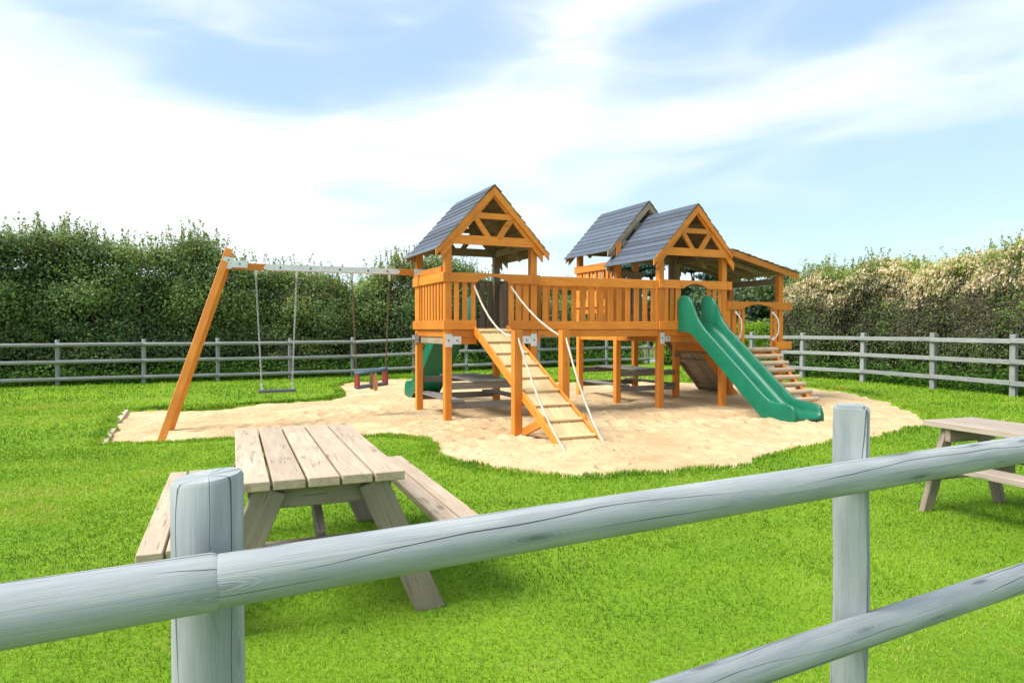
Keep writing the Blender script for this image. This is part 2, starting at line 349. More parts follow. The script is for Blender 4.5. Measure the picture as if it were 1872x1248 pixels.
ys = np.concatenate([[-60, -20, -6, -2], np.arange(0, 25.01, .13), [28, 32, 40, 60, 100, 200, 600]])
tag(put('lawn', heightgrid('lawn', xs, ys, lawn_z, TURF), I4()), kind='structure')
TH = math.radians(24.3); OX, OY = -1.0928, 11.531
def uvw(u, v): return (OX+u*math.cos(TH)-v*math.sin(TH), OY+u*math.sin(TH)+v*math.cos(TH))
_mounds = [(uvw(5.0, -3.25), .5, .09), (uvw(4.6, -2.4), .35, .05), (uvw(5.9, -.3), .7, -.05), (uvw(.8, -3.3), .45, .10), (uvw(3, 1), 1.6, -.04), (uvw(5.6, -1.5), .5, .05), (uvw(.76, 4.9), .5, .05)]
_pq = random.Random(19); _prints = []
for _c, _r, _n in ((uvw(.8, -1.5), 2.0, 45), (uvw(3, -1.2), 2.2, 60), (uvw(5.2, -2.6), 1.6, 45), (uvw(-1.8, 1.3), 1.8, 45), (uvw(2.5, 1.5), 2.2, 40), (uvw(6.8, -1.3), 1.2, 25)):
    for _ in range(_n): _prints.append((_c[0]+_pq.gauss(0, _r*.6), _c[1]+_pq.gauss(0, _r*.6), _pq.uniform(.07, .14), _pq.uniform(.02, .06)))
def sand_z(X, Y):
    z = g0(X, Y)-.055+(fbm(X*1.3, Y*1.3)-.5)*.07+(fbm(X*4, Y*4, 1)-.5)*.05+(fbm(X*11, Y*11, 2)-.5)*.022
    for (mx, my), r, h in _mounds: z = z+h*np.exp(-((X-mx)**2+(Y-my)**2)/(r*r))
    for fx, fy, fr, fd in _prints: z = z-fd*np.exp(-(((X-fx)/fr)**2+((Y-fy)/(fr*1.3))**2)**1.5)+.4*fd*np.exp(-((np.hypot((X-fx)/fr, (Y-fy)/(fr*1.3))-1.35)/.3)**2)
    d = sedge(X, Y)
    return z-.25*sstep((d-.02)/.2)-.0*d
xs = np.arange(-8.6, 9, .045); ys = np.concatenate([np.arange(6.4, 15, .045), np.arange(15, 22.8, .09)])
tag(put('sand_pit', heightgrid('sand_pit', xs, ys, sand_z, SANDM), I4()), kind='structure')
tag(put('path', boxmesh(16, 3.4, .06, .01, CT), I4(11, 32.2, .0)), kind='structure')

# ================================================================= climbing frame
G = thing('climbing_frame', 'orange stained timber climbing frame with slate roofed towers, bridge and green slides standing on sand', 'climbing frame', (OX, OY, 0), TH)
PW = .122
def post(u, v, z1, mat=OR, z0=-.25, w=PW): return beam('post', (u, v, z0), (u, v, z1), w, w, mat, G, up=(0, 1, 0))
# --- posts
for u, v in ((0, 0), (1.6, 0), (0, 1.66)): post(u, v, 3.0)
post(1.6, 1.66, 1.5); post(1.6, 1.66, 3.0, GW, 1.501)
for u, v in ((4.36, 0), (5.92, 0)): post(u, v, 3.0)
for u, v in ((4.36, 1.5), (4.36, 3.1), (5.92, 3.1)): post(u, v, 3.35)
post(5.92, 1.5, 1.95); post(5.92, 1.5, 3.35, GW, 1.951); post(5.92, 1.66, 3.35, GW, 1.75)
for u, v in ((7.46, 0), (7.46, 1.5)): post(u, v, 2.62)
# --- railings: a top board that carries its slats and bottom board
def arch_board(u0, u1, z0, z1, a0, a1, rise, th, mat):
    pts = [(u0, z1), (u0, z0), (a0, z0)]
    for i in range(1, 14):
        s = i/14; pts.append((a0+(a1-a0)*s, z0+rise*math.sin(math.pi*s)**.75))
    pts += [(a1, z0), (u1, z0), (u1, z1)]
    cu = (u0+u1)/2; cz = (z0+z1)/2
    return prism([(x-cu, z-cz) for x, z in pts], -th/2, th/2, mat, 'rail'), cu, cz
SCREW = tube([(0, 0, -.008), (0, 0, .008)], .008, MD, 8, 'screw')
def railing(A, B, zt0, zt1, zb0, zb1, slats, mat, off=(0, 0), arch=None, low=None, th=.036, smat=None, sw=.1):
    # A,B: (u,v) ends of the boards' centre line; slats: list of (start,end) along A->B
    A = Vector((*A, 0)); B = Vector((*B, 0)); d = (B-A).normalized(); ln = (B-A).length; offv = Vector((*off, 0)); smat = smat or mat
    if arch:
        me, cu, cz = arch_board(0, ln, zt0, zt1, arch[0], arch[1], arch[2], th, mat)
        ang = math.atan2(d.y, d.x)
        r = put('rail', me, I4(*(A+d*cu), ) @ I4(0, 0, cz) @ Matrix.Rotation(ang, 4, 'Z'), G)
    else:
        zc = (zt0+zt1)/2; r = beam('rail', A+Vector((0, 0, zc)), B+Vector((0, 0, zc)), th, zt1-zt0, mat, G)
    if mat is OR:
        nd_ = Vector((d.y, -d.x, 0)); nd_ = nd_ if nd_.dot(offv) < 0 else -nd_
        for a in (.10, ln-.12):
            for z in ((zt0*.72+zt1*.28), (zt0*.28+zt1*.72)): put('screw', SCREW, I4(*(A+d*a+nd_*(th/2+.001)+Vector((0, 0, z)))), r)
    for a, b in (low if low is not None else [(0, ln)]):
        zc = (zb0+zb1)/2; beam('bottom_board', A+d*a+Vector((0, 0, zc)), A+d*b+Vector((0, 0, zc)), th, zb1-zb0, mat, r)
    for a, b in slats:
        p = A+d*(a+b)/2+offv; beam('slat', p+Vector((0, 0, zb0+.02)), p+Vector((0, 0, zt1-.05)), .024, round(b-a, 2), smat, r, up=d, c=.004)
    return r
def ev(n, a, b, w): return [(a+(b-a-w)*i/(n-1), a+(b-a-w)*i/(n-1)+w) for i in range(n)]
F0 = -.082; IN = .031                                      # face of the boards, slats just inside them
# left tower
railing((-.1, F0), (1.70, F0), 2.28, 2.44, 1.48, 1.635, [(.20, .29), (.35, .44), (.51, .59), (1.21, 1.31), (1.345, 1.455), (1.49, 1.60)], OR, (0, IN), (.595, 1.20, .11), [(0, .59), (1.205, 1.80)])
railing((F0, 1.76), (F0, -.06), 2.285, 2.445, 1.48, 1.635, ev(9, .19, 1.65, .10), OR, (IN, 0))
railing((1.70, 1.742), (-.1, 1.742), 2.28, 2.44, 1.48, 1.635, [(.17, .27), (.33, .43), (.49, .59), (1.26, 1.36), (1.42, 1.52)], GW, (0, -IN), (.60, 1.25, .11), [(0, .6), (1.25, 1.8)])
railing((1.682, 1.08), (1.682, 1.72), 2.28, 2.44, 1.48, 1.635, ev(4, .03, .55, .10), GW, (-IN, 0))
# bridge
BF = -.05
railing((1.70, BF), (4.285, BF), 2.265, 2.43, 1.48, 1.63, [(a+.03, a+.135) for a in np.arange(.06, 2.45, .196)], OR, (0, IN))
railing((4.28, 1.05), (1.72, 1.05), 2.265, 2.43, 1.48, 1.63, [(a+.03, a+.135) for a in np.arange(.01, 2.42, .196)], OR, (0, -IN))
# right tower, front bay
railing((4.285, F0-.003), (6.08, F0-.003), 2.285, 2.445, 1.475, 1.64, [(.145, .235), (.28, .37), (.415, .53), (1.18, 1.28), (1.33, 1.42), (1.47, 1.56)], OR, (0, IN), (.575, 1.17, .10), [(0, .545), (1.17, 1.70)])
railing((4.278, 1.48), (4.278, 1.0), 2.285, 2.445, 1.475, 1.64, ev(3, .08, .46, .1), OR, (IN, 0))
# right tower, back bay (higher deck)
railing((4.278, 3.2), (4.278, 1.3), 2.785, 2.94, 1.98, 2.13, ev(10, .18, 1.75, .10), OR, (IN, 0))
railing((5.99, 3.182), (4.29, 3.182), 2.785, 2.94, 1.98, 2.13, ev(8, .1, 1.6, .11), GW, (0, -IN), (.55, 1.15, .1))
railing((4.44, 1.45), (5.0, 1.45), 2.60, 2.72, 1.60, 1.7, ev(4, .02, .54, .10), GW, (0, .04))
# lean-to bay (low deck)
LR = railing((5.985, F0), (7.73, F0), 1.89, 2.052, 1.055, 1.22, [(.0, .085), (.15, .25), (.30, .36), (.40, .47), (1.19, 1.245), (1.285, 1.365)], OR, (0, IN), (.37, 1.27, .105), [(0, .42), (1.31, 1.745)])
# --- decks: edge beams that carry their planks
def deck(u0, u1, v0, v1, z, n):
    a = beam('deck_joist', (u0, (v0+v1)/2, z-.075), (u1, (v0+v1)/2, z-.075), .04, .09, GW, G)
    for k in range(n):
        w = (u1-u0)/n; beam('plank', (u0+w*(k+.5), v0, z-.014), (u0+w*(k+.5), v1, z-.014), w-.008, .028, GW, a)
deck(-.02, 1.62, .07, 1.6, 1.50, 12); deck(1.64, 4.30, .02, 1.02, 1.50, 19); deck(4.4, 5.9, .07, 1.44, 1.50, 11); deck(4.4, 5.9, 1.57, 3.03, 2.0, 11); deck(6.0, 7.4, .07, 1.44, 1.07, 10)
# --- beams under the decks
def fb(A, B, w=.045, h=.12, mat=OR, name='beam'): return beam(name, A, B, w, h, mat, G)
fb((.065, -.035, 1.415), (1.535, -.035, 1.415), h=.125); fb((.065, .0, 1.29), (.52, 0, 1.29), .07, .12); fb((1.06, 0, 1.29), (1.74, .003, 1.29), .07, .12)
fb((-.03, .065, 1.415), (-.03, 1.595, 1.415), h=.125); fb((0, .065, 1.29), (0, 1.595, 1.29), .06, .12, GW); fb((.065, 1.66, 1.415), (1.535, 1.66, 1.415), h=.125, mat=GW); fb((1.6, .065, 1.40), (1.6, 1.595, 1.40), .06, .14, GW)
fb((1.68, -.02, 1.41), (4.295, -.02, 1.41), .05, .125); fb((1.68, 1.02, 1.41), (4.295, 1.02, 1.41), .05, .125, GW)
fb((4.425, -.035, 1.415), (5.855, -.035, 1.415), h=.125); fb((4.425, 0, 1.29), (5.855, 0, 1.29), .07, .12)
fb((4.33, .065, 1.30), (4.33, 1.435, 1.30), .05, .12); fb((4.36, 1.565, 1.30), (4.36, 3.035, 1.30), .05, .12); fb((4.425, 1.5, 1.29), (5.85, 1.5, 1.29), .06, .12, GW)
fb((4.33, 1.565, 1.90), (4.33, 3.035, 1.90), .045, .14); fb((4.425, 3.1, 1.9), (5.855, 3.1, 1.9), .05, .14, GW)
fb((5.995, -.04, 1.0), (7.395, -.04, 1.0), h=.11); fb((5.90, .065, 1.09), (5.90, 1.435, 1.09), .05, .16); fb((7.46, .065, .99), (7.46, 1.435, .99), .05, .13); fb((5.985, 1.5, 1.0), (7.395, 1.5, 1.0), .05, .13, GW)
# --- metal brackets with bolts
def bracket(M, pts, bolts, mat=MT):
    b = put('bracket', prism(pts, -.003, .003, mat, 'bracket'), M, G)
    for x, z in bolts: put('bolt', BOLT, M @ I4(x, -.006, z) @ Matrix.Rotation(math.pi/2, 4, 'X'), b)
    return b
BOLT = tube([(0, 0, -.006), (0, 0, .004), (0, 0, .009)], [.014, .014, .007], MD, 8, 'bolt')
T1 = [(-.055, .11), (.065, .11), (.065, .07), (.225, .07), (.225, -.065), (.065, -.065), (.065, -.11), (-.055, -.11)]
bracket(I4(0, -.067, 1.295), T1, ((.0, 0), (.15, 0)))
bracket(I4(1.6, -.067, 1.295), [(-x, z) for x, z in T1[::-1]], ((.0, 0), (-.15, 0)))
bracket(I4(4.37, -.067, 1.31), [(-.04, .11), (.055, .11), (.055, -.11), (-.04, -.11)], ((.0, 0),)); bracket(I4(4.51, -.037, 1.305), [(-.07, .055), (.075, .055), (.075, -.055), (-.07, -.055)], ((.02, 0),))
R90 = Matrix.Rotation(-math.pi/2, 4, 'Z')
bracket(I4(-.067, 1.66, 1.295) @ R90, T1, ((.0, 0), (.15, 0)), plain('galvanised_steel_painted_shade', (.20, .15, .13), .5, .2)); bracket(I4(7.527, .0, .93) @ R90.inverted(), [(-.05, .11), (.05, .11), (.05, -.11), (-.05, -.11)], ((0, 0),)); bracket(I4(7.47, -.067, .93), [(-.02, .10), (.055, .10), (.055, -.12), (-.02, -.12)], ((.02, 0),))  # left tower's side bracket: steel with its shade put into the brown colour
bracket(I4(5.88, 1.43, .92), [(-.05, .06), (.12, .06), (.12, -.06), (-.05, -.06)], ((.05, 0),), GW)
# --- roofs: a ridge beam that carries shingle boards, rafters and gable timbers
def slope(r, top, bot, v0, v1, n, th=.016, back=.0):
    # top,bot: (u,z) of the slope line; boards overlap downhill
    tu, tz = top; bu, bz = bot; du, dz = bu-tu, bz-tz; ln = math.hypot(du, dz); du /= ln; dz /= ln
    nx, nz_ = (-dz, du) if du > 0 else (dz, -du)
    st = ln/n; q = random.Random(int(tu*100))
    for k in range(n):
        s = st*(k+.5)+.012; jit = q.uniform(-.012, .012)
        # tilt: upper edge tucked under the course above
        cu = tu+du*s+nx*.014; cz = tz+dz*s+nz_*.014
        xd = Vector((du, 0, dz)); nn = Vector((nx, 0, nz_)); tl = Vector((xd+nn*.10)).normalized()
        up = Vector((0, 1, 0)).cross(tl); up = up if up.z > 0 else -up
        M, lnn = frame((cu, v0+jit, cz), (cu, v1+jit, cz), up)
        M = M @ Matrix.Rotation(q.uniform(-.03, .03), 4, 'X') @ Matrix.Rotation(q.uniform(-.004, .004), 4, 'Z')
        put('shingle_board', boxmesh(v1-v0, st+.045, th, .003, SU, SH), M, r)
def gable(r, uc, zp, half, zt, v, th, mat, wide=1.05, drop=1.16, tie=True, right=True, bw=.10, rk=1.):
    # rafters/barge boards from the peak, tie beam, collar and struts
    for sgn in ((-1, 1) if right else (-1,)):
        kk = rk if sgn > 0 else 1.; a = (uc, zp); e = (uc+sgn*wide*kk, zp-drop*kk); dx, dz = e[0]-a[0], e[1]-a[1]; ln = math.hypot(dx, dz); tx, tz = dx/ln, dz/ln
        nx, nz_ = (-tz*1, tx*1) if sgn > 0 else (tz, -tx)           # outward normal
        w = bw; p = [(uc, zp), (e[0], e[1]+w*.55), (e[0], e[1]-w*.6), (uc, zp-w/abs(tx))]
        put('barge_board', prism(p, v-th/2, v+th/2, mat, 'barge'), I4(), r)
        if tie:
            q = 1.0-.10; p = [(uc+sgn*.0, zp-.06), (uc+sgn*wide*q, zp-drop*q-.06), (uc+sgn*wide*q, zp-drop*q-.21), (uc, zp), (uc, zp-.18)]
            put('rafter', prism([p[0], p[1], p[2], p[4]], v+th/2+.002, v+th/2+.045, mat, 'rafter'), I4(), r)
    if tie:
        put('tie_beam', prism([(uc-half, zt-.15), (uc+half, zt-.15), (uc+half-.06, zt), (uc-half+.06, zt)], v+th/2-.004, v+th/2+.052, mat, 'tie'), I4(), r)
        zc = zp-.46; hw = .46/(drop/wide)-.07
        put('collar', prism([(uc-hw-.04, zc-.095), (uc+hw+.04, zc-.095), (uc+hw-.03, zc), (uc-hw+.03, zc)], v+th/2-.002, v+th/2+.049, mat, 'collar'), I4(), r)
        for sgn in (-1, 1):
            x0, z0, x1, z1 = uc+sgn*.11, zt-.005, uc+sgn*.345, zp-.535
            put('strut', prism([(x0-.055, z0), (x0+.06, z0), (x1+.055, z1), (x1-.06, z1+.02)], v+th/2, v+th/2+.046, mat, 'strut'), I4(), r)
def roof(uc, zp, v0, v1, ztie, n=11, front=OR, rightn=None, vb=None, wide=1.05, drop=1.16, rk=1.):
    r = beam('roof_ridge', (uc, v0+.06, zp-.10), (uc, v1-.06, zp-.10), .04, .11, GW, G)
    dl = .965
    slope(r, (uc, zp), (uc-wide*dl, zp-drop*dl), v0, v1, n); slope(r, (uc, zp), (uc+wide*dl*rk, zp-drop*dl*rk), v0, v1, rightn or n)
    gable(r, uc, zp-.02, .80, ztie, v0+.02, .036, front, wide, drop, rk=rk)
    gable(r, uc, zp-.02, .80, ztie, v1-.10, .036, GW, wide, drop)
    for sgn in (-1, 1):                          # wall plates and middle rafters
        beam('wall_plate', (uc+sgn*.78, v0+.1, ztie-.09), (uc+sgn*.78, v1-.12, ztie-.09), .045, .12, GW, r)
        vm = (v0+v1)/2; M, ln = frame((uc+sgn*.02, vm, zp-.14), (uc+sgn*wide*.9, vm, zp-drop*.9-.12)); put('rafter', boxmesh(ln, .045, .09, .005, GW), M, r)
    return r
r1 = roof(.80, 3.945, -.17, 1.76, 3.07)
r2 = roof(5.14, 3.945, -.19, 1.62, 3.07, rightn=9, rk=.83)
r3 = roof(5.14, 4.27, 1.44, 3.40, 3.40, front=GW)
# lean-to roof off the right tower
r4 = beam('lean_to_plate', (7.46, -.06, 2.50), (7.46, 1.58, 2.50), .05, .13, GW, G)
slope(r4, (5.99, 3.10), (7.86, 2.66), -.2, 1.7, 12)
put('barge_board', prism([(5.93, 3.10), (7.83, 2.655), (7.81, 2.545), (6.02, 2.965)], -.19, -.154, OR, 'barge'), I4(), r4); put('barge_board', prism([(5.93, 3.10), (7.83, 2.655), (7.81, 2.545), (6.02, 2.965)], 1.62, 1.66, GW, 'barge'), I4(), r4)
for v in (.4, .9, 1.3):
    M, ln = frame((6.05, v, 3.0), (7.6, v, 2.635)); put('rafter', boxmesh(ln, .045, .08, .005, GW), M, r4)
pts = [(6.0, 2.56), (6.0, 2.44), (7.05, 2.44)]+[(7.05+.36*math.sin(a), 2.44-.36*(1-math.cos(a))) for a in np.linspace(.2, 1.45, 9)]+[(7.46, 2.05), (7.46, 2.56)]
put('arch_board', prism(pts, 1.50, 1.54, GW, 'arch'), I4(), r4)
# --- swing beam and its A-frame
SB = beam('swing_beam', (-3.40, 1.35, 2.535), (-.10, 1.35, 2.535), .085, .105, OR, G)
put('steel_strap', prism([(-2.82, -.02), (-2.80, .03), (-2.76, .05), (-.52, .05), (-.48, .03), (-.46, 0), (-.48, -.03), (-.52, -.05), (-2.76, -.05), (-2.80, -.035)], 1.299, 1.305, MT, 'strap'), I4(0, 0, 2.535), SB)
for u in (-2.55, -2.05, -1.55, -1.05, -.7): put('bolt', BOLT, I4(u, 1.294, 2.535) @ Matrix.Rotation(math.pi/2, 4, 'X') @ Matrix.Scale(1.2, 4), SB)
beam('side_top_beam', (-.06, .06, 2.50), (-.06, 1.72, 2.50), .06, .105, OR, G)
put('bracket', prism([(-.17, .06), (.06, .06), (.06, -.055), (-.17, -.055)], 1.292, 1.298, MT, 'bracket'), I4(-.03, 0, 2.535), G)
def loc(x, y, z): c, s = math.cos(TH), math.sin(TH); x -= OX; y -= OY; return (x*c+y*s, -x*s+y*c, z)
ap = Vector((-3.44, 1.35, 2.62)); f1 = Vector(loc(-5.25, 10.05, -.35)); f2 = Vector(loc(-5.86, 11.6, -.35))
tp = Vector((-3.38, 1.33, 2.80))
d1 = (tp+Vector((0, -.05, 0))-f1).normalized(); d2 = (tp+Vector((.0, .05, 0))-f2).normalized()
beam('swing_leg', f1, tp+Vector((.02, -.045, 0)), .11, .125, OR, G, up=(0, -1, 0)); beam('swing_leg', f2, tp+Vector((.05, .075, -.08)), .11, .125, OR, G, up=(0, -1, 0))
bracket(I4(-3.40, 1.165, 2.56), [(-.14, -.085), (-.035, .115), (.10, .10), (.10, .055), (.32, .055), (.32, -.06), (.08, -.06), (.06, -.085)], ((-.05, 0), (.03, .06), (.2, 0)))
# --- ramp
V0, Z0, V1, Z1 = -.10, 1.50, -3.32, -.09
dv = Vector((0, V1-V0, Z1-Z0)); rl = dv.length; rd = dv.normalized(); rn = Vector((1, 0, 0)).cross(rd); rn = rn if rn.z > 0 else -rn
us0, us1 = .44, 1.10
def rp(u, s, h=0): p = Vector((u, V0, Z0))+rd*s+rn*h; return p
rb = beam('ramp', rp((us0+us1)/2, .1, -.07), rp((us0+us1)/2, rl-.6, -.07), .10, .07, OR, G, up=rn)
for i in range(3):
    w = (us1-us0-.09)/3; u = us0+.045+w*(i+.5); beam('ramp_board', rp(u, 0, -.012), rp(u, rl-.02, -.012), w-.007, .028, RW, rb, up=rn)
for u in (us0+.018, us1-.018): beam('side_board', rp(u, -.06, -.03), rp(u, rl-.02, -.03), .034, .13, OR, rb, up=rn)
for i in range(9):
    s = .15+i*.392; beam('cleat', rp(us0+.05, s, .022), rp(us1-.05, s, .022), .05, .038, RW, rb, up=rn)
RL = (.385, -1.97); RR = (1.165, -1.97)
for u, v in (RL, RR): post(u, v, 1.475, OR, -.25, .128)
fb((.47, -2.05, .0), (.47, -2.75, .26), .05, .12); fb((1.08, -2.05, .0), (1.08, -2.75, .26), .05, .12)
beam('ramp_cross_beam', (RL[0]+.05, RL[1]+.02, .46), (RR[0]-.05, RR[1]+.02, .46), .06, .14, OR, G)
def sag(A, B, d, n=22): A = Vector(A); B = Vector(B); return [A.lerp(B, i/n)-Vector((0, 0, d*4*(i/n)*(1-i/n))) for i in range(n+1)]
for (u0, um, u1, e) in ((.44, RL[0], .33, -3.58), (1.125, RR[0], .99, -3.45)):
    p = sag((u0, -.13, 2.22), (um, -1.92, 1.37), .21 if u0 < .6 else .10)
    put('rope', tube(p, .0145, RP, 12, 'rope', .5, 3), I4(), G)
    p2 = sag((um, -2.03, 1.36), (u1, e, -.05), .17, 26); put('rope', tube(p2, .0145, RP, 12, 'rope', .5, 3), I4(), G)
# --- slides
def slidemesh():
    st = []                                         # (v, rim, floor, bottom)
    rim = [(-.03, 2.06), (-.08, 2.13), (-.20, 2.14), (-.32, 2.115), (-.42, 2.03), (-.50, 1.89), (-.60, 1.71), (-.70, 1.595), (-.82, 1.48), (-1.2, 1.20), (-1.6, .903), (-2.0, .606), (-2.32, .37), (-2.42, .315), (-2.55, .298), (-2.75, .292), (-2.86, .275), (-2.925, .235), (-2.955, .16), (-2.96, .09)]
    flo = [(-.03, 1.50), (-.30, 1.495), (-.45, 1.45), (-.62, 1.345), (-.9, 1.135), (-2.1, .23), (-2.25, .135), (-2.4, .085), (-2.55, .07), (-2.9, .07), (-2.96, .06)]
    bot = [(-.03, 1.44), (-.32, 1.43), (-.46, 1.385), (-2.32, -.045), (-2.42, -.09), (-2.96, -.10)]
    f = lambda a, v: float(np.interp(-v, [-p[0] for p in a], [p[1] for p in a]))
    vs = sorted(set([p[0] for p in rim]+[p[0] for p in flo]+[p[0] for p in bot]+[-.9, -1.4, -1.8, -2.15]), reverse=True)
    w = .63; V = []; F = []
    for v in vs:
        r, fl, bo = f(rim, v), f(flo, v), f(bot, v); r = max(r, fl+.015)
        h = r-fl; half = [(0, bo), (0, r-.035), (.008, r-.012), (.024, r), (.042, r-.004), (.056, r-.03), (.066, fl+min(.5*h, .12)), (.085, fl+min(.3*h, .05)), (.125, fl+min(.1*h, .012)), (.20, fl)]
        inn = [(.016, bo), (.016, max(bo+.01, fl-.05)), (.10, fl-.03)]
        loop = [(x, z) for x, z in half]+[(w-x, z) for x, z in half[::-1]]+[(w-x, z) for x, z in inn]+[(x, z) for x, z in inn[::-1]]
        k = len(loop); V += [(x-w/2, v, z) for x, z in loop]
    for i in range(len(vs)-1):
        for j in range(k): F.append([i*k+j, i*k+(j+1) % k, (i+1)*k+(j+1) % k, (i+1)*k+j])
    F += [list(range(k)), list(range((len(vs)-1)*k, len(vs)*k))[::-1]]
    me = pmesh('slide', V, F, GP, True, 42)
    bm = bmesh.new(); bm.from_mesh(me); bmesh.ops.recalc_face_normals(bm, faces=bm.faces); bm.to_mesh(me); bm.free(); return me
SM = slidemesh()
put('slide', SM, I4(5.04, -.06, 0), G); put('slide', SM, I4(.86, 1.74, 0) @ Matrix.Rotation(math.pi, 4, 'Z'), G)
# --- log steps up to the lean-to deck
for u in (6.35, 7.12): beam('step_stringer', (u, -.05, 1.06), (u, -1.30, -.08), .05, .13, OR, G, up=(0, 1, 1))
for i in range(8):
    v = -.12-i*.1515; z = 1.055-i*.1350; q = random.Random(i+40)
    me = logmesh(1.18, .054, .050, LG, 12, 6, .05, .0, i+3)
    put('step_log', me, I4(6.68, v, z) @ Matrix.Rotation(q.uniform(-.012, .012), 4, 'Z') @ Matrix.Rotation(q.uniform(0, 6), 4, 'X'), G)
# --- grab handles
for u in (6.185, 7.19):
    z0, z1 = 1.27, 1.80
    h = put('grab_handle', tube([(u, -.11, z1), (u+.02, -.15, z1-.03), (u+.055, -.185, z1-.11), (u+.07, -.195, z1-.25), (u+.06, -.19, z0+.13), (u+.03, -.155, z0+.04), (u, -.11, z0)], .015, MT, 8, 'handle'), I4(), G)
    for z in (z0, z1+.02): put('handle_foot', tube([(u, -.08, z), (u, -.118, z), (u, -.125, z)], [.03, .03, .012], MT, 10, 'foot'), I4(), h)
# --- tables and benches built in under the decks
def intable(u0, u1, v0, v1):
    du = (u1-u0)
    t = beam('table_rail', (u0-.03, v0-.01, .52), (u1+.03, v0-.01, .52), .04, .115, GT, G)
    beam('table_rail', (u0-.03, v1+.04, .52), (u1+.03, v1+.04, .52), .04, .115, GT, G)
    for v in (v0-.01, v1+.04): beam('bench_rail', (u0-.03, v, .19), (u1+.03, v, .19), .04, .115, GT, G)
    for k in range(5): beam('table_board', (u0+.44+.14*k+.07, v0-.10, .597), (u0+.44+.14*k+.07, v1+.08, .597), .134, .034, GT, t)
    for c in (u0+.16, u1-.16):
        for k in (-1, 1): beam('bench_board', (c+k*.065, v0-.07, .265), (c+k*.065, v1+.06, .265), .125, .034, GT, t)
intable(.0, 1.6, 0, 1.66); intable(4.36, 5.92, 1.5, 3.1)
# --- climbing ramp off the back bay
A = Vector((5.98, 0, 1.98)); B = Vector((7.86, 0, -.12)); dd = (B-A).normalized(); nn = Vector((-dd.z, 0, dd.x)); nn = nn if nn.z > 0 else -nn
cr = beam('climbing_wall', A+Vector((0, 1.72, 0)), B+Vector((0, 1.72, 0)), .04, .16, OR, G, up=nn)
beam('side_board', A+Vector((0, 2.86, 0)), B+Vector((0, 2.86, 0)), .04, .16, GW, cr, up=nn)
for k in range(7):
    v = 1.745+(2.84-1.745)*(k+.5)/7; beam('wall_board', A+Vector((0, v, 0))+nn*.03, B+Vector((0, v, 0))+nn*.03, 1.09/7-.008, .03, GW, cr, up=nn)
for s in (.25, .6, .9): p = A.lerp(B, s)-nn*.02; beam('wall_batten', p+Vector((0, 1.75, 0)), p+Vector((0, 2.83, 0)), .09, .045, GW, cr, up=nn)

# ================================================================= swings
def chainmesh(A, B, mat, link_=.052, r=.0055):
    A = Vector(A); B = Vector(B); n = max(2, int((B-A).length/(link_*.74))); d = (B-A).normalized(); x = d.orthogonal().normalized(); y = d.cross(x); V = []; F = []
    for i in range(n):
        c = A.lerp(B, (i+.5)/n); e = x if i % 2 else y; o_ = d.cross(e); base = len(V); ns, nc = 8, 4
        for k in range(ns):
            a = 2*math.pi*k/ns; cp = c+d*math.cos(a)*link_*.5+e*math.sin(a)*link_*.28; out = (d*math.cos(a)+e*math.sin(a)).normalized()
            for j in range(nc):
                bb = 2*math.pi*j/nc; V.append(cp+out*r*math.cos(bb)+o_*r*math.sin(bb))
        for k in range(ns):
            for j in range(nc): F.append([base+k*nc+j, base+((k+1) % ns)*nc+j, base+((k+1) % ns)*nc+(j+1) % nc, base+k*nc+(j+1) % nc])
    return pmesh('chain', V, F, mat, True)
s1 = thing('swing', 'flat dark rubber swing seat on two bright steel chains, nearest the leaning leg', 'swing', (*uvw(-2.61, 1.35), 0), TH, 'swings under the beam')
put('seat', (lambda me: me)(boxmesh(.62, .17, .045, .018, RU)), I4(0, 0, .43), s1)
for a, b_, yy in ((-.33, -.25, 0), (.33, .25, 0)):
    put('chain', chainmesh((a, yy, 2.38), (b_, yy, .56), CH), I4(), s1); put('chain', chainmesh((b_, yy, .56), (b_-.0, yy-.06, .46), CH), I4(), s1); put('chain', chainmesh((b_, yy, .56), (b_, yy+.06, .46), CH), I4(), s1)
    put('hanger', tube([(a, 0, 2.49), (a, 0, 2.44), (a, 0, 2.40), (a, 0, 2.36)], [.03, .03, .022, .012], MT, 8, 'hanger'), I4(), s1)
s2 = thing('swing', 'toddler swing with blue-grey ring, red sides and tan straps on rusty chains', 'swing', (*uvw(-.99, 1.35), 0), TH, 'swings under the beam')
ring = []
for i in range(33):
    a = 2*math.pi*i/32; ring.append((.275*math.copysign(abs(math.cos(a))**.7, math.cos(a)), .15*math.copysign(abs(math.sin(a))**.8, math.sin(a)), .73+.035*math.cos(a)))
put('ring', tube(ring, .03, RB, 8, 'ring', caps=False), I4(), s2)
M, ln = frame((-.29, 0, .435), (.29, 0, .495)); put('seat', boxmesh(ln, .24, .05, .02, RU), M, s2)
for x in (-.255, .255):
    for y in (-.075, .075):
        z = .46+.05*x/.25*.6; put('side_pillar', tube([(x, y, z), (x, y, z+.13), (x, y, z+.25)], [.04, .034, .03], RD, 10, 'pillar'), I4(), s2)
for y in (-.155, .155):
    put('strap', prism([(-.035, .40), (.0, .375), (.04, .40), (.045, .52), (.02, .70), (-.02, .70), (-.04, .52)], y-.015, y+.015, TN, 'strap'), I4(.04, 0, 0), s2)
for a, b_ in ((-.34, -.265), (.34, .265)):
    put('chain', chainmesh((a, 0, 2.38), (b_, 0, .76), CR), I4(), s2); put('hanger', tube([(a, 0, 2.49), (a, 0, 2.44), (a, 0, 2.40), (a, 0, 2.36)], [.03, .03, .022, .012], MT, 8, 'hanger'), I4(), s2)

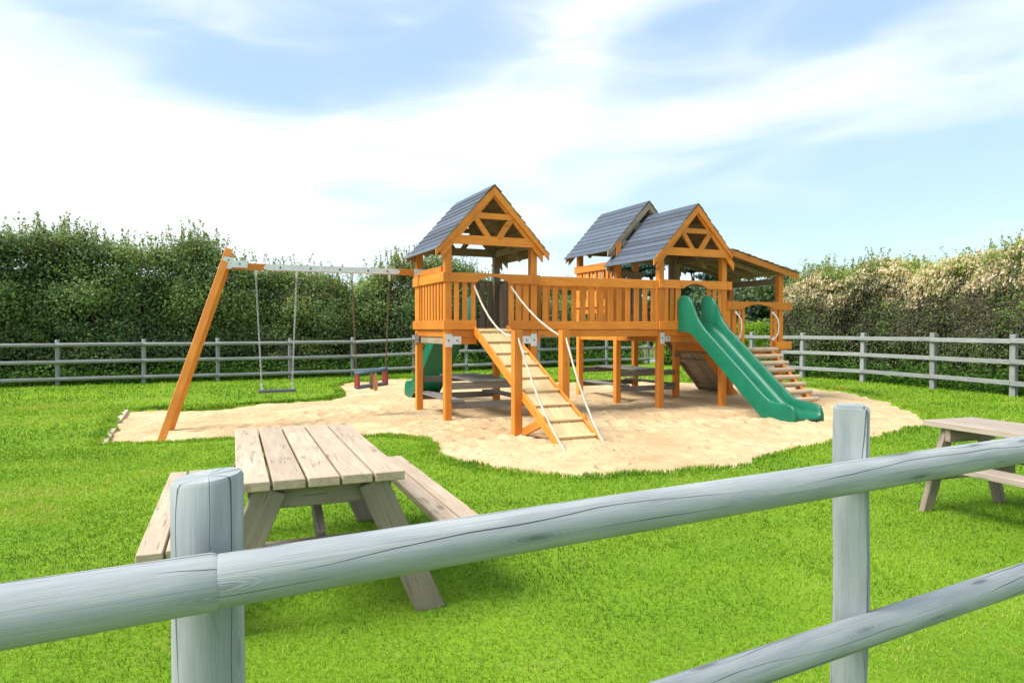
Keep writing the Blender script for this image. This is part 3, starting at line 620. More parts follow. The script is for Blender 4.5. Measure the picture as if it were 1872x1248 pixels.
# ================================================================= picnic tables
def picnic(label, loc_, rz, Lt, zt, nb, wt, zb, bo, bw, nbb, mt, mf, inset, legw=.145, ftk=.5):
    # local x across the table, local y along it; loc_ is the ground point below the table's centre
    t = thing('picnic_table', label, 'picnic table', loc_, rz, None)
    w = wt/nb; q = random.Random(5)
    for k in range(nb):
        x = -wt/2+w*(k+.5); e = q.uniform(-.008, .008)
        beam('table_board', (x, -Lt/2+e, zt-.024), (x, Lt/2+e, zt-.024), w-.014, .048, mt, t, c=.004)
    w2 = bw/nbb
    for s in (-1, 1):
        for k in range(nbb):
            x = s*(bo+w2*(k+.5)); e = q.uniform(-.012, .012)
            beam('bench_board', (x, -Lt/2+e, zb-.024), (x, Lt/2+e, zb-.024), w2-.012, .048, mt, t, c=.004)
    for e in (-1, 1):
        y = e*(Lt/2-inset); ft = bo+bw*ftk; top_ = wt*.30
        for s in (-1, 1): beam('leg', (s*(ft+.02), y, -.03), (s*top_, y, zt-.05), .05, legw, mf, t, up=(1, 0, 0))
        beam('cross_rail', (-wt*.43, y-e*.052, zt-.105), (wt*.43, y-e*.052, zt-.105), .048, .11, mf, t); beam('bench_rail', (-(bo+bw-.02), y-e*.052, zb-.105), (bo+bw-.02, y-e*.052, zb-.105), .048, .115, mf, t)
        beam('brace', (0, y-e*.085, zb-.06), (0, y-e*.62, zt-.07), .045, .085, mf, t)
    beam('batten', (-wt*.43, 0, zt-.075), (wt*.43, 0, zt-.075), .05, .05, mf, t)
    return t
# near-left table
ang = math.atan2(.74, -.31)           # direction of the far end, set below
a1 = math.radians(22.3)
c1 = Vector((-1.30, 4.28, 0)); picnic('pale wooden picnic table with side benches just behind the foreground fence post', (c1.x, c1.y, 0), a1, 1.92, .76, 5, .83, .475, .595, .245, 2, PT, PF, .06, .15, -.2)
a2 = math.radians(18)
PR_ = wood('grey_pink_picnic_wood', (.42, .35, .29), (.28, .225, .18), (.10, .08, .06), .7, 14, crack=.6, knot=.5, var=.08, bump=.4, blotch=.6)
picnic('weathered wooden picnic table cut off by the right edge of the picture', (4.05, 5.1, .0), a2, 1.7, .72, 4, .60, .42, .30, .22, 1, PR_, PF, .15, .10)

# ================================================================= foreground fence
ff = thing('fence', 'pale blue-grey round rail timber fence running across the foreground', 'fence', (.2, 1.55, 0), 0)
def fput(name, me, A, B, th): M, ln = frame(A, B); return put(name, me, I4(-th.location.x, -th.location.y, -th.location.z) @ M, th)
def vpost(th, x, y, z1, me, rot=0., z0=-.3, lean=(0, 0)):
    M, ln = frame((x, y, z0), (x+lean[0], y+lean[1], z1), up=(math.cos(rot), math.sin(rot), 0)); return put('post', me, I4(-th.location.x, -th.location.y, -th.location.z) @ M, th)
vpost(ff, -.553, 1.235, 1.225, logmesh(1.525, .0635, .0615, FN, 28, 16, .02, .0, 2, .10), .4)
bm = bmesh.new(); bmesh.ops.create_cube(bm, size=1)
for v in bm.verts: v.co = Vector((v.co.x*1.58, v.co.y*.093, v.co.z*.09))
bmesh.ops.bevel(bm, geom=[e for e in bm.edges], offset=.009, segments=2, affect='EDGES'); bmesh.ops.subdivide_edges(bm, edges=[e for e in bm.edges if e.calc_length() > 1], cuts=10)
for v in bm.verts: v.co.y += .004*math.sin(v.co.x*7); v.co.z += .003*math.sin(v.co.x*5+1)
sqp = D.meshes.new('square_post'); bm.to_mesh(sqp); bm.free(); sqp.materials.append(FN)
vpost(ff, .972, 1.965, 1.282, sqp, 1.16, lean=(.01, 0))
def frail(A, B, r0, r1, seed, bow=0.):
    A = Vector(A); B = Vector(B); fput('rail', logmesh((B-A).length, r0, r1, FN, 28, 30, .035, bow, seed), A, B, ff)
J = Vector((-.480, 1.115, 1.085)); E = Vector((1.72, 2.275, 1.09)); dJ = (E-J).normalized()
frail(J-dJ*.001, J+dJ*3.2+Vector((0, 0, .005)), .0435, .0435, 5, .004)
frail(J-Vector((1.0, .50, .012)).normalized()*1.9+Vector((0, 0, 0)), J-Vector((1.0, .50, 0)).normalized()*.012, .0470, .0460, 9)
J2 = J+Vector((0, 0, -.455)); frail(J2+dJ*.001, J2+dJ*3.2+Vector((0, 0, .03)), .0425, .0435, 12, .008); frail(J2-Vector((1.0, .50, 0)).normalized()*1.9, J2-Vector((1.0, .50, 0)).normalized()*.012, .049, .048, 15)

for q_ in (J+dJ*3.14, J-Vector((1.0, .50, 0)).normalized()*1.84): vpost(ff, q_.x-dJ.y*.1, q_.y+dJ.x*.1, 1.26, sqp, 1.2)
# ================================================================= far fences
def farfence(label, pts, h, round_, zs, pw=.12, endpost=None):
    t = thing('fence', label, 'fence', (pts[0][0], pts[0][1], 0), 0)
    zg = [float(g0(x, y)) for x, y in pts]; q = random.Random(3)
    pm = logmesh(h+.3, .062, .06, FB, 14, 6, .03, 0, 1) if round_ else boxmesh(h+.3, pw, pw, .01, FB)
    for (x, y), z in zip(pts, zg): vpost(t, x, y, z+h+q.uniform(-.03, .03), pm, .4, z-.3, (q.uniform(-.02, .02), q.uniform(-.02, .02)))
    for i in range(len(pts)-1):
        dx, dy = pts[i+1][0]-pts[i][0], pts[i+1][1]-pts[i][1]; ln = math.hypot(dx, dy); nx, ny = dy/ln*.09, -dx/ln*.09
        for z in zs:
            A = Vector((pts[i][0]+nx, pts[i][1]+ny, zg[i]+z+q.uniform(-.01, .01))); B = Vector((pts[i+1][0]+nx, pts[i+1][1]+ny, zg[i+1]+z+q.uniform(-.01, .01)))
            if round_: fput('rail', logmesh((B-A).length, .058, .056, FB, 12, 6, .04, .0, i), A, B, t)
            else: M, l2 = frame(A, B); put('rail', boxmesh(l2-.004, .045, .105, .008, FB), I4(-t.location.x, -t.location.y, 0) @ M, t)
    return t
LF = [(-17.0, 17.6), (-15.05, 18.6), (-13.06, 19.6), (-11.1, 20.55), (-9.25, 21.45), (-7.33, 22.5), (-5.5, 23.5), (-3.47, 24.1), (-1.62, 24.35), (1.02, 26.0), (3.9, 28.2), (5.77, 28.9)]
farfence('grey round rail timber fence along the foot of the tall left hedge', LF, 1.34, True, (1.18, .69, .20))
RFp = [(6.6, 23.9), (7.84, 22.3), (8.85, 20.8), (9.9, 19.25), (10.50, 17.0), (11.0, 14.95), (11.5, 12.8)]
farfence('grey square rail timber fence in front of the flowering right hedge', RFp, 1.38, False, (1.22, .76, .30), .125)
pf = thing('picket_fence', 'low brown picket fence far behind the tower on the right', 'fence', (6, 34.4, 0), 0)
for k in range(46): beam('picket', (k*.155, 0, .02), (k*.155, 0, .62+.02*math.sin(k*2.3)), .105, .02, PK, pf, up=(0, 1, 0))
for z in (.15, .48): beam('rail', (-.1, .03, z), (7.1, .03, z), .04, .07, PK, pf)
for (a, b_), lb in (((SAND[0], SAND[1]), 'pale timber edging board at the near left corner of the sand'), (((SAND[1]+SAND[2])/2+np.array((.35, -.75)), SAND[2]), 'pale timber edging board at the far left corner of the sand')):
    A = Vector((a[0], a[1], float(g0(*a))-.075)); B = Vector((b_[0], b_[1], float(g0(*b_))-.075))
    if 'near' in lb: B = A.lerp(B, .85)
    tag(beam('edging_board', A, B, .10, .14, ED, None), lb, 'edging board', 'edging boards of the sand pit')

# ================================================================= vegetation
def leafmat(name, stops, trans=.35, rough=.55, spec=.25):
    m, n, l, b, o = newmat(name)
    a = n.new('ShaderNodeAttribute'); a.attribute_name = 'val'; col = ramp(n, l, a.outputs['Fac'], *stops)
    l.new(col, b.inputs['Base Color']); b.inputs['Roughness'].default_value = rough; b.inputs['Specular IOR Level'].default_value = spec
    tr = n.new('ShaderNodeBsdfTranslucent'); l.new(mixc(n, l, 1., col, (1.3, 1.25, .6), 'MULTIPLY'), tr.inputs[0])
    mx = n.new('ShaderNodeMixShader'); mx.inputs[0].default_value = trans; l.new(b.outputs[0], mx.inputs[1]); l.new(tr.outputs[0], mx.inputs[2]); l.new(mx.outputs[0], o.inputs[0]); return m
GRASS = leafmat('grass_blades', ((0., (.055, .135, .008)), (.35, (.135, .270, .014)), (.7, (.245, .395, .024)), (.9, (.36, .43, .05)), (1., (.44, .38, .12))), .3, .5, .2)
LEAF1 = leafmat('dark_hedge_leaves', ((0., (.050, .105, .042)), (.30, (.110, .190, .066)), (.58, (.19, .285, .085)), (.82, (.30, .375, .10)), (1., (.38, .32, .14))))
LEAF2 = leafmat('right_hedge_leaves', ((0., (.065, .095, .040)), (.4, (.120, .180, .062)), (.75, (.21, .31, .06)), (1., (.36, .42, .09))))
BROWN = leafmat('dry_brown_twig_leaves', ((0., (.10, .08, .058)), (.5, (.20, .16, .125)), (1., (.36, .30, .23))), .1)
PLUME = leafmat('cream_flower_plumes', ((0., (.34, .29, .10)), (.4, (.56, .47, .28)), (1., (.78, .68, .54))), .35)
LIME = leafmat('bright_clipped_leaves', ((0., (.09, .20, .008)), (.5, (.20, .36, .014)), (1., (.36, .48, .03))))
FARL = leafmat('far_tree_leaves', ((0., (.030, .062, .036)), (.5, (.065, .115, .052)), (1., (.125, .170, .062))), .25)
PINE = leafmat('hazed_pine_needles', ((0., (.018, .042, .040)), (.5, (.035, .080, .066)), (1., (.065, .12, .085))), .15)  # bluish needle green, with the distance haze put into the colour
COREM = plain('hedge_shade_core', (.030, .034, .020), .95, 0, .3, 6, .3, .05)  # core sheet: the shade inside the hedge put into a dark colour
BARK = wood('bark', (.13, .10, .075), (.07, .055, .04), (.02, .02, .015), .9, 9, crack=.5)
def unit(a): return a/np.maximum(np.linalg.norm(a, axis=1, keepdims=True), 1e-9)
def leaves(name, pos, nrm, size, val, mat, parent, asp=.36, axis=None, fold=.18, kind='stuff'):
    n_ = len(pos); r = rng.normal(size=(n_, 3)); nrm = unit(nrm)
    ax = r if axis is None else axis+.35*r
    ax = unit(ax-nrm*np.sum(ax*nrm, 1, keepdims=True)); sd_ = np.cross(nrm, ax); s = size[:, None]
    V = np.stack([pos-ax*s*.5, pos+sd_*s*asp+nrm*s*fold, pos+ax*s*.5, pos-sd_*s*asp+nrm*s*fold], 1).reshape(-1, 3)
    me = npmesh(name, V, np.arange(4*n_), 4, mat, {'val': np.repeat(np.clip(val, 0, 1), 4)})
    o = put(name, me, I4(), parent)
    if parent is not None: o.matrix_basis = I4(*[-c for c in parent.location])
    tag(o, kind=kind); return o
def sticks(name, A, B, w, val, mat, parent):
    n_ = len(A); d = unit(B-A); sd_ = unit(np.cross(d, rng.normal(size=(n_, 3)))); u2 = np.cross(d, sd_); w = w[:, None]
    c = [sd_*w, -sd_*.5*w+u2*.87*w, -sd_*.5*w-u2*.87*w]
    V = np.stack([A+q for q in c]+[B+q*.5 for q in c], 1).reshape(-1, 3); base = (np.arange(n_)*6)[:, None]
    Fq = np.concatenate([base+np.array([[i, (i+1) % 3, 3+(i+1) % 3, 3+i]]) for i in range(3)], 0)
    o = put(name, npmesh(name, V, Fq, 4, mat, {'val': np.repeat(val, 6)}), I4(), parent); o.matrix_basis = I4(*[-c for c in parent.location]); tag(o, kind='stuff'); return o
class Path:
    def __init__(s, pts): s.p = np.array(pts, float); d = np.diff(s.p, axis=0); s.l = np.hypot(d[:, 0], d[:, 1]); s.c = np.concatenate([[0], np.cumsum(s.l)]); s.L = s.c[-1]
    def at(s, t):
        x = np.interp(t, s.c, s.p[:, 0]); y = np.interp(t, s.c, s.p[:, 1]); e = .6
        dx = np.interp(t+e, s.c, s.p[:, 0])-np.interp(t-e, s.c, s.p[:, 0]); dy = np.interp(t+e, s.c, s.p[:, 1])-np.interp(t-e, s.c, s.p[:, 1]); q = np.hypot(dx, dy)+1e-9
        return x, y, -dy/q, dx/q          # normal to the left of travel (away from the camera)
def hedge_surface(P, hf, thick, lump, seed):
    q = np.random.default_rng(int(seed*10)+1); nb = int(P.L*2.6); bt = q.random(nb)*P.L; bz = hf(bt)*q.random(nb)**.8; br = .45+.75*q.random(nb); ba = .35+.65*q.random(nb); bv = q.normal(size=nb)
    def lobe(t, z):
        t = np.asarray(t, float); z = np.asarray(z, float); best = np.zeros(t.shape); idx = np.zeros(t.shape)
        for k in range(nb):
            v = ba[k]*np.maximum(0, 1-((t-bt[k])**2+(.85*(z-bz[k]))**2)/br[k]**2)**.6; m_ = v > best; best = np.where(m_, v, best); idx = np.where(m_, bv[k], idx)
        return best, idx
    def f(t, z):                        # depth of the front face behind the path: rounded bushes with creases between them
        h = hf(t); return .35*lump-lump*lobe(t, z)[0]+.35*lump*(fbm(np.asarray(t)*1.9+seed, z*2.1, 1)*2-1)+.5*np.clip(z/h-.55, 0, 1)**2*thick
    f.lobe = lobe
    return f
def hedge(name, label, pts, hf, ncl, per, lsize, mat, thick=1.6, lump=.45, crad=.24, seed=0., valf=None, core=.84, zmin=0., cmat=None, topn=.22):
    t0 = thing(name, label, 'hedge', (pts[0][0], pts[0][1], 0), 0); P = Path(pts); f = hedge_surface(P, hf, thick, lump, seed)
    t = rng.random(ncl)*P.L; top = rng.random(ncl) < topn; h = hf(t)
    z = zmin+(h-zmin)*rng.random(ncl)**.68; z = np.where(top, h-.12*np.abs(rng.normal(size=ncl)), z)
    dep = f(t, z)+np.abs(rng.normal(size=ncl))*.16; up_ = np.clip((z/h-.68)/.3, 0, 1); dep = dep+up_*rng.random(ncl)*thick*.9; dep = np.where(top, f(t, h*.9)+rng.random(ncl)*thick, dep)
    x, y, nx, ny = P.at(t); gz = g0(x, y); c = np.stack([x+nx*dep, y+ny*dep, z+gz], 1)
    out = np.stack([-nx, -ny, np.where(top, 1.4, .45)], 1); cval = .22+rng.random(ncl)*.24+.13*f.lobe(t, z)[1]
    cr = crad*(.45+1.0*rng.random(ncl))
    i = np.repeat(np.arange(ncl), per); off = rng.normal(size=(len(i), 3))*cr[i][:, None]*np.array([1, 1, .8])
    pos = c[i]+off; outw = unit(out[i]+.9*rng.normal(size=(len(i), 3))+1.0*unit(off))
    pos[:, 2] = np.maximum(pos[:, 2], gz[i]+.03)
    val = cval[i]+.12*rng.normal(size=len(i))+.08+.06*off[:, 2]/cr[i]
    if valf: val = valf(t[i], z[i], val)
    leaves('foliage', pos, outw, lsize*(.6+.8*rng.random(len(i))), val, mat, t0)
    # solid dark core sheet, added to block light and sky through the leaves
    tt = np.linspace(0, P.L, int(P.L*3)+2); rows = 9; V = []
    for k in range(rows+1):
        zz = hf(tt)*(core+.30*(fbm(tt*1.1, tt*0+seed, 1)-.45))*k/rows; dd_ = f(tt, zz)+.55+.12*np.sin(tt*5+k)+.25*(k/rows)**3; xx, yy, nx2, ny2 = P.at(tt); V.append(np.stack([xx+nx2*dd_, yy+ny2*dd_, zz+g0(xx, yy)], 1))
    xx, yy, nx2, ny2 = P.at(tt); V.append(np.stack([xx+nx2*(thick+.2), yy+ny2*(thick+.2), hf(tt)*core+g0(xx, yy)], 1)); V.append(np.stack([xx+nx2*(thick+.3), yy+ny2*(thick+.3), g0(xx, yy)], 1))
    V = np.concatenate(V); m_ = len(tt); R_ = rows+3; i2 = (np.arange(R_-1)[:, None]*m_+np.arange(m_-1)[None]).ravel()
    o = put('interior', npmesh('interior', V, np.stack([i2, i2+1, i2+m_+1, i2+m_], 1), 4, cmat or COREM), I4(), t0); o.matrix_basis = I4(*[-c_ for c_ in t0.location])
    return t0, P, f
def shoots(t0, P, hf, n_, lmin, lmax, per, lsize, mat, thick, tr=None, valb=.55):
    t = rng.random(n_)*P.L if tr is None else tr(n_); x, y, nx, ny = P.at(t); dep = .1+rng.random(n_)*thick*.8; b0 = np.stack([x+nx*dep, y+ny*dep, hf(t)-.35+g0(x, y)], 1)
    ln = lmin+(lmax-lmin)*rng.random(n_)**1.6; d = unit(np.stack([rng.normal(size=n_)*.22, rng.normal(size=n_)*.22, np.ones(n_)], 1)); tip = b0+d*(ln+.35)[:, None]
    sticks('shoot_stem', b0, tip, np.full(n_, .008), rng.random(n_)*.5, BROWN, t0)
    i = np.repeat(np.arange(n_), per); s = rng.random(len(i))**.8; pos = b0[i]+(tip-b0)[i]*s[:, None]+rng.normal(size=(len(i), 3))*np.array([.07, .07, .04])*(1.25-s)[:, None]
    leaves('shoot_leaves', pos, rng.normal(size=(len(i), 3))+np.array([0, -.4, .6]), lsize*(.6+.7*rng.random(len(i))), valb+.25*rng.normal(size=len(i)), mat, t0)
def prof(xs_, hs_, amp, fr, seed):
    return lambda t: np.interp(t, xs_, hs_)+amp*(fbm(np.asarray(t, float)*fr+seed, np.zeros_like(np.asarray(t, float))+seed, 2)*2-1)
LH = [(x-.5, y+1.15) for x, y in LF[:-2]]+[(3.4, 30.0), (6, 32.5)]
PL = Path(LH); sx_ = lambda X: float(np.interp(X, PL.p[:, 0], PL.c))
hl = prof([0, sx_(-13.6), sx_(-12), sx_(-10.2), sx_(-9), sx_(-7.2), sx_(-5.5), sx_(-4), sx_(-2.2), sx_(-.5), sx_(.8), PL.L], [4.35, 4.35, 4.0, 4.4, 3.55, 3.25, 3.15, 3.85, 3.8, 3.2, 2.6, 2.3], .32, .9, 4.)
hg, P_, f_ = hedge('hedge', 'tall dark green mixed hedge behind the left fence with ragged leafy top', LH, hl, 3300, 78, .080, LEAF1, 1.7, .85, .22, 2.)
shoots(hg, P_, hl, 700, .15, .95, 28, .08, LEAF1, 1.5, lambda k: rng.random(k)*sx_(.2), .62)
shoots(hg, P_, hl, 40, .5, 1.0, 34, .085, LEAF1, 1.2, lambda k: sx_(-4.4)+rng.random(k)*(sx_(-3.0)-sx_(-4.4)), .85)
n_ = 7000; t = rng.random(n_)*sx_(2.); z = hl(t)*(.15+.85*rng.random(n_)); dep = f_(t, z)-.05+.2*rng.random(n_); x, y, nx, ny = P_.at(t); A = np.stack([x+nx*dep, y+ny*dep, z+g0(x, y)], 1)
kp = fbm(t*.9, z*.9, 2) > .42; A = A[kp]; B = A+unit(rng.normal(size=A.shape)*np.array([.8, .5, .8])+np.array([.1, -.3, .5]))*(.15+.4*rng.random(len(A)))[:, None]
sticks('twigs', A, B, .005+.005*rng.random(len(A)), np.clip(.3+.5*rng.random(len(A)), 0, 1), BROWN, hg)
# low weeds at the fence foot
def weeds(name, label, pts, n_, hh_, sz, mat, spread):
    P = Path(pts); t = rng.random(n_)*P.L; x, y, nx, ny = P.at(t); dep = (rng.random(n_)-.35)*spread; z = np.abs(rng.normal(size=n_))*hh_*(.4+1.2*fbm(t*.8, t*0+3.3, 1))
    pos = np.stack([x+nx*dep, y+ny*dep, g0(x, y)+z+.01], 1); q = leaves(name, pos, rng.normal(size=(n_, 3))*.8+np.array([0, -.5, 1.]), sz*(.5+rng.random(n_)), .35+.28*rng.normal(size=n_), mat, None)
    tag(q, label, 'weeds'); return q
weeds('weeds', 'low green weeds along the foot of the left fence', [(x-.15, y+.45) for x, y in LF], 26000, .24, .085, LIME if False else leafmat('weed_leaves', ((0., (.030, .085, .012)), (.5, (.070, .180, .018)), (1., (.17, .32, .03)))), 1.2)
weeds('weeds', 'low green weeds along the foot of the right fence', [(x+.3, y+.35) for x, y in RFp[::-1]][::-1], 9000, .22, .08, MAT['weed_leaves'], .9)
# right hedge
RH = [(9.15, 23.6), (10.3, 21.8), (11.35, 19.8), (12.1, 17.4), (12.7, 15.0), (13.2, 12.4)]
PR = Path(RH)
hr = prof([0, 1.0, 2.2, 4.4, 6.8, 9.3, 12], [2.75, 3.15, 3.35, 3.3, 3.4, 3.75, 4.0], .42, .9, 9.)
hf2 = lambda t: hr(t)
hg2, P2, f2_ = hedge('hedge', 'right hedge with cream flower plumes over brown twigs behind the square rail fence', RH, hr, 1900, 58, .052, LEAF2, 1.7, .55, .18, 6.,
    valf=lambda t, z, v: v+.25*(z > hr(t)*.8)+.15*np.clip((t-7.3)/1.5, 0, 1)-.05)
n_ = 21000; t = rng.random(n_)*P2.L; zf = .40+.36*rng.random(n_); bandm = rng.random(n_) < np.clip(1.25-np.clip((t-7.3)/1.5, 0, 1)-.0, .05, 1); t, zf = t[bandm], zf[bandm]
z = hr(t)*(zf+.34*(fbm(t*.6, t*0+1., 1)-.5)+.10*rng.normal(size=len(t))); dep = f2_(t, z)-.06+.22*rng.random(len(t)); x, y, nx, ny = P2.at(t)
A = np.stack([x+nx*dep, y+ny*dep, z], 1); B = A+unit(rng.normal(size=A.shape)*np.array([1, .7, .9])+np.array([-.2, -.35, .25]))*(.10+.26*rng.random(len(A)))[:, None]
sticks('twigs', A, B, .0045+.004*rng.random(len(A)), np.clip(.25+.7*rng.random(len(A))*fbm(t*1.2, z*1.2, 2)*1.3, 0, 1), BROWN, hg2)
n_ = 22000; t = rng.random(n_)*P2.L; zf = .62+.40*rng.random(n_)**.7+.16*(fbm(t*.7+2, t*0+4., 0)-.5); dens = .5*fbm(t*1.3+3, zf*7, 0)+.5*fbm(t*5+3, zf*26, 1); kp = (dens+.22*(rng.random(n_)-.5) > .465) & (t < 8.2+rng.normal(size=n_)*.8); t, zf = t[kp], zf[kp]; z = hr(t)*zf+.06
dep = f2_(t, np.minimum(z, hr(t)))-.12+.22*rng.random(len(t))+np.where(zf > .96, rng.random(len(t))*1.2, 0); x, y, nx, ny = P2.at(t); pos = np.stack([x+nx*dep, y+ny*dep, z], 1)
leaves('flower_plumes', pos, np.stack([-nx, -ny, nx*0+.35], 1)+.5*rng.normal(size=pos.shape), .055+.075*rng.random(len(pos)), .5+.3*rng.normal(size=len(pos)), PLUME, hg2, .27, np.tile(np.array([[.1, 0, 1.]]), (len(pos), 1)))
shoots(hg2, P2, hr, 260, .15, .6, 30, .07, LEAF2, 1.5, None, .8)
# bright clipped hedge beyond the right fence
hg3, P3, f3 = hedge('hedge', 'low bright lime green clipped hedge seen through the lean-to doorway', [(5.8, 27.6), (8.6, 26.2), (10.4, 25.0)], lambda t: 1.62+0*np.asarray(t, float), 420, 40, .06, LIME, .8, .12, .13, 8.)
# --- trees far behind
def tree(name, label, x, y, h, rx, mat, nl, lsize, zc=.58, seed=0, trunk=.12, flat=False):
    t0 = thing(name, label, 'tree', (x, y, 0), 0); q = random.Random(seed); V = None
    pth = [(0, 0, -.2), (.04*h*q.uniform(-.4, .4), 0, h*.35), (.03*h*q.uniform(-1, 1), 0, h*(.9 if flat else .7))]; put('trunk', tube(pth, [trunk, trunk*.75, trunk*.3], BARK, 8, 'trunk'), I4(), t0)
    tops = []
    if flat:                                  # tiers of flat needle pads on bare limbs
        for k in range(9):
            a = q.uniform(0, 6.28); zz = h*q.uniform(.55, .97); rr = rx*q.uniform(.2, 1.)*(1.25-(zz/h)*.55); tops.append((rr*math.cos(a), rr*math.sin(a), zz, rx*q.uniform(.35, .6), h*.04))
        tops.append((0, 0, h*.96, rx*.65, h*.05))
        for cx_, cy_, cz_, r_, _ in tops: put('limb', tube([(0, 0, cz_*.8), (cx_*.5, cy_*.5, cz_*.92), (cx_, cy_, cz_-.05)], [trunk*.4, trunk*.3, trunk*.12], BARK, 6, 'limb'), I4(), t0)
    else:
        for k in range(16):
            a = q.uniform(0, 6.28); e = q.uniform(-.5, 1.); rr = rx*.62*math.sqrt(1-min(.99, e*e))*q.uniform(.6, 1.1); tops.append((rr*math.cos(a), rr*math.sin(a), h*zc+e*h*(1-zc)*.72, rx*q.uniform(.28, .48), h*(1-zc)*q.uniform(.2, .34)))
        for cx_, cy_, cz_, r_, _ in tops[:6]: put('limb', tube([(0, 0, h*.3), (cx_*.6, cy_*.6, cz_*.8), (cx_, cy_, cz_)], [trunk*.5, trunk*.3, trunk*.1], BARK, 6, 'limb'), I4(), t0)
    T = np.array(tops); i = rng.integers(0, len(T), nl); d = unit(rng.normal(size=(nl, 3))); rad = rng.random(nl)**.33*(.85+.3*rng.random(nl))
    pos = T[i, :3]+d*rad[:, None]*np.stack([T[i, 3], T[i, 3], T[i, 4]], 1)+np.array([x, y, 0]); cv_ = rng.random(len(T))
    leaves('crown', pos, d+.6*rng.normal(size=d.shape)+np.array([0, 0, .3]), lsize*(.6+.8*rng.random(nl)), .25+.35*cv_[i]+.18*rng.normal(size=nl)+.15*d[:, 2], mat, t0, .42)
    return t0
def at(px, Z): return (px-936)/1248*Z
tree('pine_tree', 'flat topped dark pine just right of the rear tower post, framed under the eave', at(1152, 82), 82, 9.6, 3.0, PINE, 5200, .34, flat=True, seed=4, trunk=.22)
tree('pine_tree', 'flat topped dark pine between the rear tower and the front slide tower', at(1192, 78), 78, 9.0, 2.4, PINE, 4600, .34, flat=True, seed=9, trunk=.2)
tree('pine_tree', 'flat topped dark pine seen under the lean-to roof behind the slide', at(1268, 80), 80, 8.9, 3.6, PINE, 6500, .34, flat=True, seed=15, trunk=.25)
tree('pine_tree', 'small dark pine right of the others under the lean-to eave', at(1300, 84), 84, 7.6, 1.9, PINE, 3200, .34, flat=True, seed=22, trunk=.18)
ft = [(1000, 75, 6.6, 5.0, 'hazy round tree rising over the bridge rail beside the left tower'), (1042, 78, 7.3, 4.0, 'hazy round tree rising over the bridge rail near the rear tower'),
      (1105, 52, 3.9, 4.5, 'broad bushy tree low behind the middle of the bridge'), (1190, 50, 4.2, 4.0, 'broad bushy tree behind the bridge where it meets the slide tower'),
      (1262, 48, 4.2, 3.6, 'bushy green tree seen between the slide hoods'), (1345, 56, 6.2, 4.2, 'green tree on the left of the lean-to opening'),
      (1392, 50, 5.2, 4.4, 'large green tree filling the middle of the lean-to opening'), (1432, 46, 5.6, 3.4, 'green tree beside the right lean-to post')]
for k, (px, Z, h, rx, lb) in enumerate(ft): tree('tree', lb, at(px, Z), Z, h, rx, FARL, 7000, .26, .42, 30+k, .2)
tree('shrub', 'grey green shrub behind the rails of the right fence by the doorway', at(1398, 25.5), 24.3, 1.15, .8, LEAF2, 2600, .06, .4, 77, .04)['category'] = 'shrub'

# --- bits of leaf and twig lying on the sand
n_ = 900; x = -7+15*rng.random(n_); y = 7+11*rng.random(n_); kp = sedge(x, y) < -.08; x, y = x[kp], y[kp]; kp = fbm(x*.9, y*.9, 1) > .50; x, y = x[kp], y[kp]; z = sand_z(x[None], y[None])[0]+.006
lit = leaves('leaf_litter', np.stack([x, y, z], 1), rng.normal(size=(len(x), 3))*.25+np.array([0, 0, 1.]), .014+.028*rng.random(len(x)), .4+.6*rng.random(len(x)), leafmat('dead_leaf_bits', ((0., (.07, .045, .025)), (.6, (.19, .12, .06)), (1., (.34, .24, .12))), .05), None, .3)
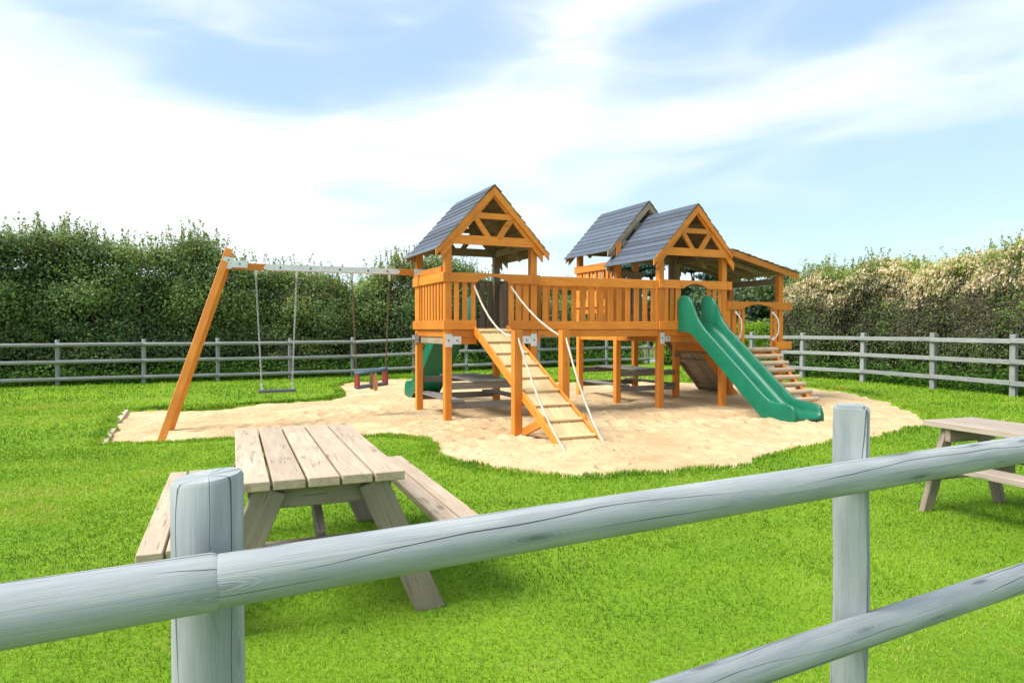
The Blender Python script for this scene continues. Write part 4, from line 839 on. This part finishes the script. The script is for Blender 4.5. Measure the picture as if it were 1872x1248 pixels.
# ================================================================= grass blades
def blades():
    P = []; Hh = []
    for y0, y1, den, hb in ((.9, 3.2, 6500, .018), (3.2, 6, 4500, .020), (6, 9.5, 1800, .025), (9.5, 15, 560, .036), (15, 25, 170, .05)):
        a = lambda y: .80*y+1.8
        n_ = int(den*(a(y0)+a(y1))*(y1-y0)); y = y0+(y1-y0)*rng.random(n_); x = (rng.random(n_)*2-1)*a(y1); k = np.abs(x) < a(y); x, y = x[k], y[k]
        cl_ = fbm(x*3.2, y*3.2, 0); k = rng.random(len(x)) < .45+1.0*cl_; x, y = x[k], y[k]; P.append(np.stack([x, y], 1)); Hh.append(np.full(len(x), hb))
    P = np.concatenate(P); Hh = np.concatenate(Hh)
    near = (P[:, 1] > 6) & (P[:, 1] < 24) & (np.abs(P[:, 0]) < 10); d = np.full(len(P), 9.); d[near] = sedge(P[near, 0], P[near, 1])
    k = d > .03; k &= ~((P[:, 1] > 18) & (P[:, 1] > np.interp(P[:, 0], [p[0] for p in LF], [p[1]+.6 for p in LF]))); P, Hh, d = P[k], Hh[k], d[k]
    # longer fringe along the sand
    i = np.repeat(np.arange(len(SAND)), 900); s = rng.random(len(i)); e = SAND[(i+1) % len(SAND)]-SAND[i]; q = SAND[i]+e*s[:, None]+rng.normal(size=(len(i), 2))*.16
    dq = sedge(q[:, 0], q[:, 1]); kq = (dq > 0) & (dq < .25); P = np.concatenate([P, q[kq]]); Hh = np.concatenate([Hh, np.full(kq.sum(), .042)]); d = np.concatenate([d, dq[kq]])
    n_ = len(P); x, y = P[:, 0], P[:, 1]; z = lawn_z(x[None], y[None])[0]
    h = Hh*(.55+.9*rng.random(n_))*(.75+.55*fbm(x*.9, y*.9, 1)); w = np.maximum(.0016, .00062*y)*(.8+.5*rng.random(n_))
    a = rng.random(n_)*6.283; dx, dy = np.cos(a), np.sin(a); bend = h*(.25+.75*rng.random(n_)); b = a+1.57+rng.normal(size=n_)*.5; bx, by = np.cos(b), np.sin(b)
    base = np.stack([x, y, z-.004], 1); sw_ = np.stack([dx*w, dy*w, 0*w], 1); mid = base+np.stack([bx*bend*.3, by*bend*.3, h*.62], 1); tip = base+np.stack([bx*bend, by*bend, h], 1)
    V = np.stack([base-sw_, base+sw_, mid+sw_*.75, mid-sw_*.75, tip], 1).reshape(-1, 3); bi = (np.arange(n_)*5)[:, None]
    Fl = np.concatenate([bi+np.array([[0, 1, 2]]), bi+np.array([[0, 2, 3]]), bi+np.array([[3, 2, 4]])], 0)
    val = .42+.10*rng.normal(size=n_)+.75*(fbm(x*.7+7, y*.7, 2)-.5)+.40*(fbm(x*2.4, y*2.4, 0)-.5); dry = fbm(x*1.1+20, y*1.1+11, 1); val += .5*np.clip((dry-.57)/.12, 0, 1)*rng.random(n_)+.3*(rng.random(n_) < .02)
    tag(put('grass', npmesh('grass', V, Fl, 3, GRASS, {'val': np.repeat(np.clip(val, 0, 1), 5)}), I4()), kind='stuff')
    print('blades', n_)
blades()
S.cycles.max_bounces = 6; S.cycles.transparent_max_bounces = 4
